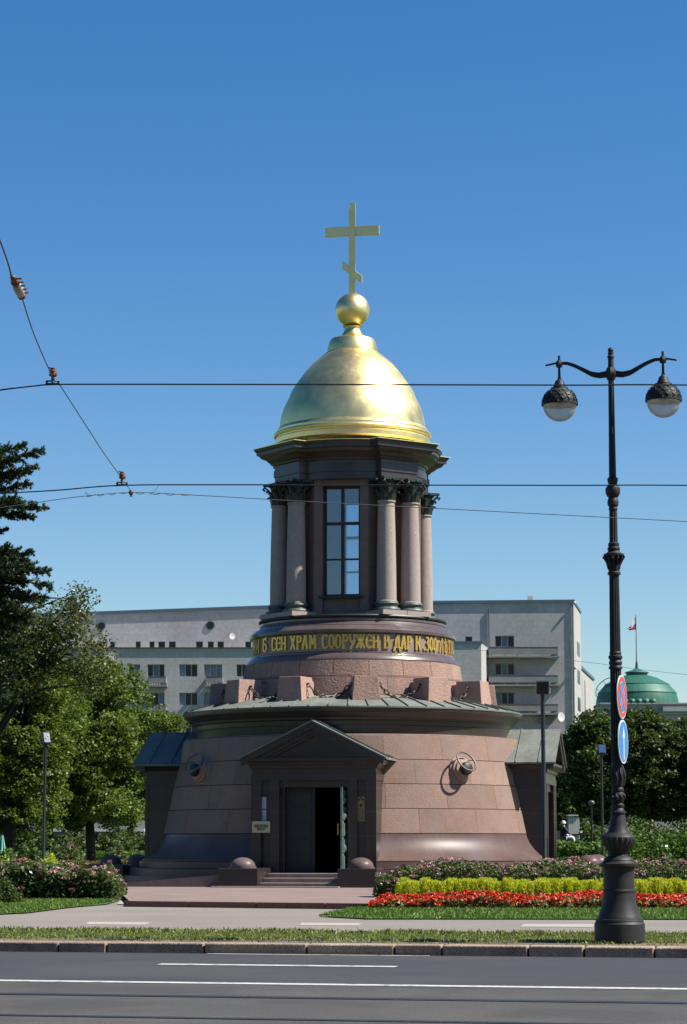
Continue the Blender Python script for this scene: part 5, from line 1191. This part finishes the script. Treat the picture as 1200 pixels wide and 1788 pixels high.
tree('maple_tree', 161, Y1, .22, 1250, [(205, 1235, 62, 72, Y1, 2.2), (150, 1290, 80, 85, Y1, 2.4), (235, 1330, 28, 50, Y1, 1.6), (275, 1275, 38, 36, Y1, 1.5), (185, 1385, 58, 52, Y1, 2), (110, 1380, 60, 62, Y1, 2.2), (215, 1300, 42, 70, Y1 - 1, 1.8), (300, 1265, 22, 18, Y1, .9), (170, 1190, 45, 45, Y1, 1.8), (120, 1225, 55, 60, Y1 - 1, 1.8), (205, 1415, 45, 30, Y1, 1.8), (120, 1422, 60, 26, Y1, 1.8), (85, 1310, 45, 60, Y1, 1.8), (115, 1255, 45, 50, Y1 - 3, 1.6), (88, 1345, 45, 55, Y1 - 3, 1.6), (150, 1335, 45, 50, Y1 - 3.4, 1.5), (200, 1290, 40, 45, Y1 - 3, 1.4), (175, 1400, 45, 32, Y1 - 3, 1.5), (95, 1190, 40, 36, Y1 - 2, 1.4)],
     125000, .07, .42, M['lf1'], 'broad bright green maple tree just left of the chapel', 'trees left of the chapel')
Y2 = 96.0
tree('linden_tree', 14, Y2, .27, 1200, [(20, 1270, 85, 90, Y2, 2.5), (-40, 1180, 80, 90, Y2, 2.5), (60, 1370, 60, 65, Y2 + 1, 2), (-30, 1370, 80, 70, Y2, 2.3), (70, 1180, 60, 60, Y2, 1.8), (100, 1260, 45, 60, Y2 + 2, 1.6), (55, 1425, 60, 28, Y2 + 1, 1.8), (-10, 1430, 50, 28, Y2 + 1, 1.8), (75, 1310, 50, 60, Y2 + 1, 1.8)],
     80000, .068, .42, M['lf1'], 'large green tree with a dark trunk at the left edge', 'trees left of the chapel')
Y3 = 90.0
tree('birch_tree', -30, Y3, .2, 1060, [(60, 1130, 60, 60, Y3, 1.8), (115, 1085, 45, 42, Y3, 1.5), (30, 1090, 60, 60, Y3, 1.8), (145, 1140, 42, 45, Y3, 1.4), (135, 1045, 22, 22, Y3, .9), (10, 1160, 80, 70, Y3, 2), (160, 1190, 30, 30, Y3, 1)],
     15000, .07, .55, M['lf2'], 'sparse airy tree with olive leaves above the maple', 'trees left of the chapel', per=34)
# trees farther back under/behind
for (px, Y, bl_, n_, lb) in ((230, 150, [(225, 1400, 45, 40, 150, 2.5), (255, 1340, 40, 50, 150, 2.5)], 7000, 'small dark tree far behind the maple trunk'), (90, 150, [(90, 1395, 60, 45, 150, 3), (40, 1380, 60, 50, 150, 3), (140, 1400, 40, 40, 150, 3)], 9000, 'dark tree far behind the floodlight with bright glass front')):
    tree('park_tree', px, Y, .2, 1400, bl_, n_, .13, .6, M['lf3'], lb, 'trees left of the chapel', per=50)
YR = 124.0
tree('park_tree', 985, 165, .25, 1380, [(985, 1370, 45, 60, 165, 3), (1010, 1330, 40, 60, 165, 3), (975, 1425, 40, 40, 165, 3), (1020, 1400, 30, 32, 165, 2.5)], 22000, .14, .6, M['lf3'], 'dark tree far behind the slatted booth', 'trees right of the chapel', per=50)
tree('linden_tree', 1030, YR, .25, 1330, [(1030, 1320, 45, 70, YR, 2.5), (1022, 1365, 34, 52, YR, 2.2), (1050, 1390, 45, 60, YR, 2.4), (1035, 1270, 28, 32, YR, 1.6), (1003, 1310, 20, 40, YR, 1.4)], 30000, .1, .5, M['lf3'], 'dense dark tree between the chapel and the street lamp', 'trees right of the chapel')
tree('linden_tree', 1135, YR + 4, .28, 1330, [(1125, 1310, 55, 62, YR, 2.6), (1155, 1370, 55, 65, YR, 2.6), (1095, 1380, 45, 60, YR, 2.4), (1120, 1265, 36, 26, YR, 1.6), (1165, 1300, 32, 45, YR, 1.8)], 36000, .1, .5, M['lf3'], 'dense dark tree right behind the street lamp', 'trees right of the chapel')
tree('linden_tree', 1225, YR - 3, .28, 1330, [(1215, 1310, 45, 52, YR, 2.5), (1225, 1390, 60, 70, YR, 2.6), (1190, 1280, 20, 26, YR, 1.2), (1270, 1340, 60, 80, YR, 2.5)], 24000, .1, .5, M['lf3'], 'dense dark tree at the right edge', 'trees right of the chapel')
# fir at the left edge: explicit boughs
YF = 60.0; g = Vector((at(-85, 1473, YF).x, YF, .14)); fir = empty('fir_tree', g, 0, 'dark fir tree reaching in at the left edge', 'tree')
tb = MB(); tb.tube([Vector((0, 0, -.2)), Vector((0, 0, 6)), Vector((0, 0, zat(520, YF)))], [.3, .22, .03], 10)
Cn, Un, Vn = [], [], []
def bough(p0, p1, wid, dens, droop=.25):
    p0, p1 = Vector(p0), Vector(p1); L = (p1 - p0).length; d = (p1 - p0).normalized(); sd = d.cross(Vector((0, 0, 1))).normalized()
    tb.tube([p0, p0.lerp(p1, .5) - Vector((0, 0, droop * .3)), p1], [.06, .035, .01], 6)
    for i in range(int(dens * L)):
        t = random.uniform(.15, 1.0); b0 = p0.lerp(p1, t) - Vector((0, 0, droop * .3 * 4 * t * (1 - t))); w = wid * (1.15 - t * .8) * random.uniform(.5, 1)
        dr = (sd * random.choice((-1, 1)) * random.uniform(.2, 1) + d * random.uniform(.2, .9) + Vector((0, 0, random.uniform(-.55, .75)))).normalized(); tip = b0 + dr * w
        m_ = int(60 * w / .4) + 12
        for j in range(m_):
            s = random.random(); q = b0.lerp(tip, s); nd = (dr * .8 + Vector((random.gauss(0, .55), random.gauss(0, .55), random.gauss(0, .5) + .15))).normalized(); ln = .042
            Cn.append(q + nd * ln); Un.append(nd * ln); Vn.append(nd.cross(Vector((random.gauss(0, 1), random.gauss(0, 1), random.gauss(0, 1)))).normalized() * .012)
        tb.tube([b0, tip], [.008, .004], 4, cap=False)
def fp_(x, y, dy=0): p = at(x, y, YF + dy); return p - g
for (y0, x1, y1, dy, wd_) in ((830, 72, 785, -.3, .5), (850, 66, 815, .3, .45), (860, 52, 845, -.2, .42), (870, 80, 885, 0, .42), (880, 60, 902, .2, .36), (800, 40, 778, 0, .45), (835, 20, 800, .2, .5), (890, 30, 870, -.3, .5), (905, 18, 888, .4, .4), (845, 30, 830, .3, .5),
                              (960, 85, 1000, -.2, .5), (975, 88, 1025, .2, .48), (985, 70, 1050, 0, .48), (950, 60, 985, .3, .5), (1000, 55, 1075, -.3, .5), (940, 30, 960, 0, .48), (925, 12, 925, .2, .35), (990, 40, 1020, .3, .55), (1030, 60, 1090, .1, .5), (960, 20, 1000, -.3, .55), (1040, 25, 1100, .2, .55),
                              (1090, 45, 1150, 0, .5), (1120, 20, 1180, 0, .5), (800, 8, 790, -.2, .4), (1150, 60, 1120, .3, .45), (820, 40, 825, .35, .45), (865, 35, 880, -.35, .45), (985, 45, 1000, -.35, .5), (1020, 78, 1045, .35, .45), (1010, 30, 1060, .35, .5), (960, 55, 965, -.1, .4), (1170, 30, 1220, .2, .5)):
    bough(fp_(-85, y0), fp_(x1, y1, dy), wd_ * 1.1, 42)
tb.build('trunk', M['bark'], fir)
quads('needles', np.array(Cn, np.float32), np.array(Un, np.float32), np.array(Vn, np.float32), M['fir'], fir)

# ================================================================== PLANTING
def mass(x0, x1, ytop, ybot, Y, dep, n, size, m, wob=.15, ratio=.6, z0=.16, topb=0, prof=None):
    a, c = at(x0, 1473, Y), at(x1, 1473, Y); zt_ = zat(ytop, Y)
    X = rng.uniform(a.x, c.x, n); Yv = Y + rng.uniform(0, dep, n)
    hmod = 1 + wob * (np.sin(X * 2.3 + 1) * .5 + np.sin(X * 5.1 + Yv * 3) * .35 + np.sin(X * 11 + Yv * 5) * .25)
    T = z0 + (zt_ - z0) * hmod * (1 - .45 * np.abs((Yv - Y) / dep - .5) ** 2 * 1.2)
    if prof is not None: T = z0 + (T - z0) * prof((X - a.x) / (c.x - a.x))
    tt = rng.uniform(0, 1, n) ** (.55 if not topb else topb); Z = z0 + (T - z0) * tt
    return np.stack([X, Yv, Z], 1)
def bed(name, C, size, m, label, cat, ratio=.6, up=.35, kind='stuff'): return tag(quads(name, *leafy(C.astype(np.float32), size, ratio, up), m), label, cat, kind=kind)
def blossoms(x0, x1, ytop, Y, dep, nc, per, cr_, m, **kw):
    C = mass(x0, x1, ytop, 0, Y, dep, nc, 0, m, topb=kw.pop('topb', .35), **kw); C[:, 2] += .02; C = np.repeat(C, per, 0); d = rdir(len(C)) * cr_ * rng.uniform(.3, 1, len(C))[:, None]; d[:, 2] *= .45; return C + d
ends = lambda t: np.clip(np.minimum((t + .02) * 9, (1.03 - t) * 12), 0, 1) ** .6
# right of the chapel: pink spirea row at the back
prR = lambda t: np.clip((t + .01) * 16, 0, 1) ** .7
cl = mass(668, 1290, 1509, 0, 62, 3.2, 34000, .04, None, wob=.2, prof=prR); bed('spirea_hedge_leaves', cl, .05, M['shrub'], 'green leaves of the spirea hedge behind the yellow-green plants', 'hedge')
bf = blossoms(668, 1290, 1507, 62, 3.2, 900, 26, .085, None, wob=.2, prof=prR); bed('spirea_blossom', bf, .028, M['pinkf'], 'pink blossom heads on the spirea hedge in front of the chapel', 'flowers', .8)
cl = mass(655, 700, 1530, 0, 59.0, 1.5, 3500, .04, None, wob=.2, prof=ends); bed('spirea_leaves', cl, .045, M['shrub'], 'low spirea leaves at the left end of the flowerbed', 'shrub')
bf = blossoms(655, 700, 1530, 59, 1.5, 90, 22, .08, None, wob=.2, prof=ends); bed('spirea_blossom', bf, .026, M['pinkf'], 'pink blossom at the left end of the flowerbed', 'flowers', .8)
# yellow-green bushes in a row: each its own thing
def kochia():
    n = 1100; t = rng.uniform(0, 1, n); h = .56; r = .15 * np.sqrt(np.clip(1 - (t * 1.0 - .35) ** 2 * 1.5, .1, 1)); a = rng.uniform(0, 6.283, n); rr = r * rng.uniform(.35, 1, n) ** .5
    C = np.stack([rr * np.cos(a), rr * np.sin(a), .02 + t * h], 1); D = np.stack([np.cos(a) * .3, np.sin(a) * .3, np.ones(n)], 1) + rng.normal(0, .42, (n, 3)); D /= np.linalg.norm(D, axis=1, keepdims=True); L = .05
    W_ = np.cross(D, rdir(n)); W_ /= np.linalg.norm(W_, axis=1, keepdims=True); return C, D * L, W_ * .007
k0 = quads('summer_cypress', *[x.astype(np.float32) for x in kochia()], M['kochia'])
xs_ = np.arange(690, 1262, 12.4); names = []
for row in range(2):
    for i, x in enumerate(xs_):
        o = k0 if (i == 0 and row == 0) else k0.copy()
        if o is not k0: COL.objects.link(o)
        p = gr(x + row * 6 + random.uniform(-2, 2), 1568, .2); o.location = (p.x, 55.4 + row * .55 + random.uniform(-.05, .05), .19); s = random.uniform(.88, 1.08); o.scale = (1.05, 1.05, s); o.rotation_euler = (0, 0, random.uniform(0, 6.28))
        tag(o, ('feathery yellow-green bush in the front line behind the red flowers' if row == 0 else 'feathery yellow-green bush in the rear line next to the pink spirea') if 0 < i < len(xs_) - 1 else ('leftmost' if i == 0 else 'rightmost') + (' feathery yellow-green bush of the front line' if row == 0 else ' feathery yellow-green bush of the rear line'), 'bush', 'yellow-green bushes in the flowerbed row')
# red begonias
prB = lambda t: np.clip((t + .01) * 14, 0, 1) ** .6
cl = mass(646, 1290, 1567, 0, 51.6, 3.4, 26000, .04, None, wob=.25, topb=.7, prof=prB); bed('begonia_leaves', cl, .042, M['redl'], 'yellowish leaves among the red bedding flowers', 'flowers', .8)
bf = blossoms(646, 1290, 1566, 51.6, 3.4, 3600, 12, .055, None, wob=.25, topb=.3, prof=prB); bed('red_begonias', bf, .03, M['redf'], 'dense red bedding flowers along the right lawn', 'flowers', .85)
# left spirea hedge
prL = lambda t: np.clip((1.02 - t) * 9, 0, 1) ** .5
cl = mass(-60, 206, 1512, 0, 59.5, 2.6, 26000, .04, None, wob=.2, prof=prL); bed('spirea_hedge_leaves', cl, .055, M['shrub'], 'green leaves of the pink spirea hedge left of the forecourt', 'hedge')
bf = blossoms(-60, 206, 1511, 59.5, 2.2, 520, 30, .09, None, wob=.2, topb=.6, prof=prL); bed('spirea_blossom', bf, .03, M['pinkf'], 'pink blossom heads on the hedge left of the forecourt', 'flowers', .8)
def bush(name, px, ytop, Y, hw, dep, n, size, m, label, flower=None):
    zt_ = zat(ytop, Y); g = Vector((at(px, 1473, Y).x, Y, .18)); r = empty(name, g, 0, label, 'bush'); k = Y / FPX; H = zt_ - .18
    d = rdir(n); d[:, 2] = np.abs(d[:, 2]); rr = rng.uniform(.45, 1.02, n)[:, None] * (1 + .12 * np.sin(d[:, :1] * 7 + d[:, 1:2] * 5)); C = d * rr * np.array([hw * k, dep, H])
    quads('foliage', *leafy(C.astype(np.float32), size), m, r)
    if flower:
        nc = flower[1]; d = rdir(nc); d[:, 2] = np.abs(d[:, 2]); C = d * np.array([hw * k, dep, H]) * 1.02; C = np.repeat(C, 26, 0); q_ = rdir(len(C)) * flower[2]; quads('blossom', *leafy((C + q_).astype(np.float32), .03, .8), flower[0], r)
    b = MB()
    for i in range(5): a = random.uniform(0, 6.28); b.tube([(0, 0, -.03), (math.cos(a) * hw * k * .4, math.sin(a) * dep * .4, H * .5)], [.02, .008], 5)
    b.build('stem', M['bark'], r); return r
bush('dark_bush', 5, 1535, 56.0, 34, .55, 5200, .035, M['lf3'], 'round dark green bush on the lawn at the left edge')
bush('hydrangea', 8, 1486, 66, 34, .7, 3500, .06, M['bright'], 'hydrangea bush with pale yellow heads at the left edge', (M['yelf'], 16, .09))
bush('yellow_bush', 88, 1497, 66, 20, .6, 2600, .05, M['kochia'], 'small yellow flowering bush behind the pink hedge', (M['yelf'], 8, .08))
cl = mass(-40, 330, 1503, 0, 92, 3, 22000, .05, None, wob=.04, prof=None); bed('clipped_hedge', cl, .06, M['olive'], 'clipped olive and red-tinged hedge before the left tree trunks', 'hedge')
cl = mass(-40, 260, 1487, 0, 128, 3, 16000, .05, None, wob=.05); bed('far_hedge', cl, .09, M['bright'], 'sunny hedge strip beyond the left tree trunks', 'hedge')
bush('spirea_bush', 115, 1472, 124, 34, 1.4, 4500, .09, M['shrub'], 'rounded green bush with pink flowers between the left trunks', (M['pinkf'], 26, .1))
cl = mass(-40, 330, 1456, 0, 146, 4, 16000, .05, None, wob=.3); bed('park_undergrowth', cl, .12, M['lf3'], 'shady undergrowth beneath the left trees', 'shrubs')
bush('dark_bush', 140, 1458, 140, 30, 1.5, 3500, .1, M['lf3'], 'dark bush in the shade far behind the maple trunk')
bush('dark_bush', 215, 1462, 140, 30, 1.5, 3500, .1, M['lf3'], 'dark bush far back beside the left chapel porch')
bush('green_bush', 52, 1470, 124, 24, 1.3, 3500, .09, M['shrub'], 'rounded green bush beside the left edge trunk')
bush('green_bush', 205, 1478, 124, 24, 1.3, 3500, .09, M['shrub'], 'rounded green bush right of the maple trunk', (M['pinkf'], 5, .1))
cl = mass(975, 1062, 1469, 0, 96, 3, 13000, .05, None, wob=.08); bed('bright_hedge', cl, .07, M['bright'], 'bright green hedge between the chapel and the street lamp', 'hedge')
for px, yt, hw, lb in ((1110, 1448, 34, 'bright bush just right of the street lamp'), (1160, 1455, 38, 'bright bush second right of the street lamp'), (1210, 1446, 38, 'bright bush at the right edge')):
    bush('green_bush', px, yt, 90, hw, 1.2, 5200, .065, M['bright'], lb)
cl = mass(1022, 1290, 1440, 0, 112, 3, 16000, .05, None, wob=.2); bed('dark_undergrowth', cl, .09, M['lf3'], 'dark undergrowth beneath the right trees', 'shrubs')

# tree row added out of view, only to darken reflections in the polished granite
nr = tree('reflection_tree', 600, 104.0, .35, 1150, [(600, 1150, 170, 260, 104.0, 4.2), (540, 1010, 110, 150, 104.0, 3.2), (660, 1020, 110, 150, 104.0, 3.2), (600, 900, 90, 130, 104.0, 2.6), (600, 1290, 200, 130, 104.0, 4.5)], 16000, .24, .9, M['lf3'],
          'unseen tree behind the camera, added to darken the granite reflections', 'unseen trees added for dark reflections', per=50)
spots = [(-95, -22), (-80, -30), (-66, -20), (-52, -28), (-39, -19), (-26, -27), (-13, -20), (0, -29), (12, -20), (25, -28), (38, -19), (52, -27), (66, -20), (82, -28)]
for i, (x, y) in enumerate(spots):
    o = nr if i == 0 else copy_tree(nr)
    o.location = (x, y, 0); o.rotation_euler = (0, 0, random.uniform(0, 6.28)); k_ = random.uniform(1.1, 1.35); o.scale = (k_, k_, k_)
